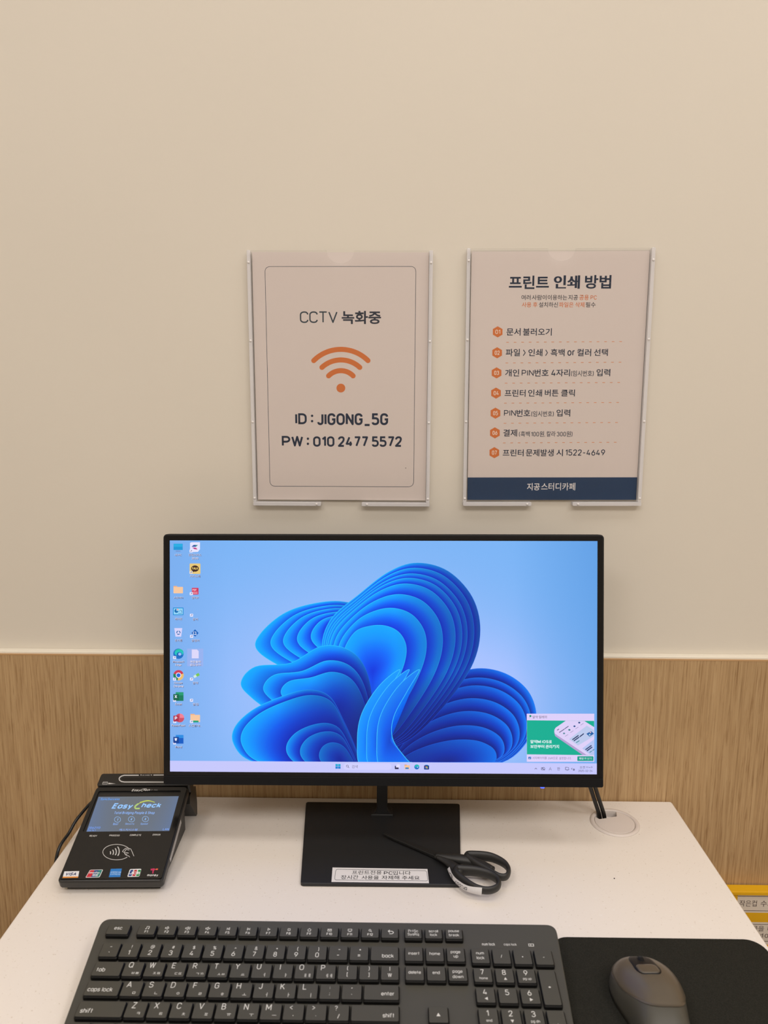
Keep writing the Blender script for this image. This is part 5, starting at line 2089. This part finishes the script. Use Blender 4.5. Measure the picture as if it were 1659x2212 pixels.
patch('wheel_slot', sl(.425, .585, .070, .400, .3), .0003, M_BLACK, 'black slot round the scroll wheel')
patch('wheel_rim', sl(.445, .565, .255, .385, .3), .0006, M_MOUSE, 'bronze button behind the wheel')
mb = MB()
wc_ = MX @ mouse_pt(.165, .505, -.0040)
ax = (MX.to_3x3() @ Vector((1, 0, 0))).normalized()
WM = frame(wc_, MX.to_3x3() @ Vector((0, 1, 0)), MX.to_3x3() @ Vector((0, 0, 1)))
mb.lathe([(.0, -.0028), (.0052, -.0028), (.0066, -.0018), (.0066, .0018), (.0052, .0028), (.0, .0028)], 0, 0, 28, 0, WM)
for q in range(28):
    a = 2 * math.pi * q / 28
    c_, s_ = math.cos(a), math.sin(a)
    mb.add([(.0064 * c_ - .0003 * s_, .0064 * s_ + .0003 * c_, -.0018), (.0064 * c_ + .0003 * s_, .0064 * s_ - .0003 * c_, -.0018), (.0070 * c_, .0070 * s_, -.0018),
            (.0064 * c_ - .0003 * s_, .0064 * s_ + .0003 * c_, .0018), (.0064 * c_ + .0003 * s_, .0064 * s_ - .0003 * c_, .0018), (.0070 * c_, .0070 * s_, .0018)],
           [(0, 1, 2), (5, 4, 3), (0, 2, 5, 3), (2, 1, 4, 5)], 0, None, False, WM)
o = mb.build('scroll_wheel', M_BLACK, ms)

# ------------------------------------------------------------------ yellow bin beyond the desk
BX0, BX1, BY0, BY1, BZ0, BZ1 = .420, .76, -.0300, -.0140, .5330, .6190
bn = thing('cup_collection_box', 'shallow yellow box with paper labels against the wood panel right of the desk', 'box', (.58, -.02, BZ0))
mb = MB()
LM = frame((0, BY1, 0), (1, 0, 0), (0, 0, 1))
mb.slab(rrect(BX0, BZ0, BX1, BZ1, .004), 0, BY1 - BY0 - .0022, .001, LM)
mb.build('body', M_YELLOW, bn)
mb = MB()
mb.plate([rrect(BX0, BZ0, BX1, BZ1, .004), rrect(BX0 + .030, BZ0 + .004, BX1 - .030, BZ1 - .0035, .004)], BY1 - BY0 - .0022, BY1 - BY0, LM)
mb.build('rim', M_YELLOW, bn)
LBM = frame((.4640, BY0 + .0022, .5), (1, 0, 0), (0, 0, 1))
TXT = rgb(96, 82, 78)
pr = Print(LBM, lambda x, y: (x, y), step=3e-5, n0=2e-5)
LP = rgb(224, 214, 200)
pr.rect(0, .0880, .26, .1150, LP)
for z in (.1122, .0908):
    pr.rect(0, z - .0004, .26, z + .0004, TXT)
pr.text('작은컵', .0030, .1064, .0262, .0972, TXT, bold=.002)
pr.text('수거', .0312, .1064, .0480, .0972, TXT, bold=.002)
o = pr.mb.build('paper_label', M_PRINT, bn)
o['label'] = 'upper paper label with one line of writing'
pr = Print(LBM, lambda x, y: (x, y), step=3e-5, n0=2e-5)
pr.rect(.0, .0400, .26, .0738, LP)
for z in (.0706, .0452):
    pr.rect(0, z - .0004, .26, z + .0004, TXT)
pr.text('물을', .0230, .0682, .0392, .0600, TXT, bold=.002)
pr.text('버', .0440, .0682, .0520, .0600, TXT, bold=.002)
pr.text('넣어', .0310, .0570, .0490, .0485, TXT, bold=.002)
o = pr.mb.build('paper_label', M_PRINT, bn)
o['label'] = 'lower paper label with two lines of writing'
sd = thing('stand', 'dark red-brown stand beneath the yellow box right of the desk', 'stand', (.58, -.04, 0))
mb = MB()
mb.slab(rrect(.400, -.075, .78, -.0135, .002), .512, BZ0, .001)
mb.build('stand_top', M_MAROON, sd)
for x in (.405, .75):
    mb = MB()
    mb.box(x, -.072, 0, x + .022, -.015, .512)
    mb.build('side_panel', M_MAROON, sd)

cp = on_desk(1327, 1898, 0)
mb = MB()
mb.lathe([(0, .0009), (.0005, .0007), (.0008, .0003), (.0006, 0), (0, 0)], cp.x, cp.y, 8, 0, Matrix.Translation((0, 0, DESK)))
tag(mb.build('crumb', M_CRUMB), 'tiny dark crumb on the bare white desk right of the scissors', 'crumb')

# ceiling lamps behind and above the camera
for q, ((lx, ly), lp, ld) in enumerate(LIGHTS):
    t = thing('ceiling_lamp', 'round recessed ceiling lamp, %s of the row %s' % (('left end', 'middle', 'right end')[q % 3], ('near the sign wall', 'behind the viewer')[q // 3]), 'ceiling lamp', (lx, ly, CEIL), 'recessed ceiling lamps')
    mb = MB()
    rd = ld / 2 + .003
    mb.lathe([(rd, -.001), (rd, -.008), (rd + .009, -.010), (rd + .019, -.006), (rd + .021, -.001)], lx, ly, 40, 0, Matrix.Translation((0, 0, CEIL)))
    mb.build('trim_ring', M_CEIL, t)
    mb = MB()
    mb.lathe([(0, -.006), (rd, -.006)], lx, ly, 40, 0, Matrix.Translation((0, 0, CEIL)))
    mb.build('diffuser', M_LAMP, t)
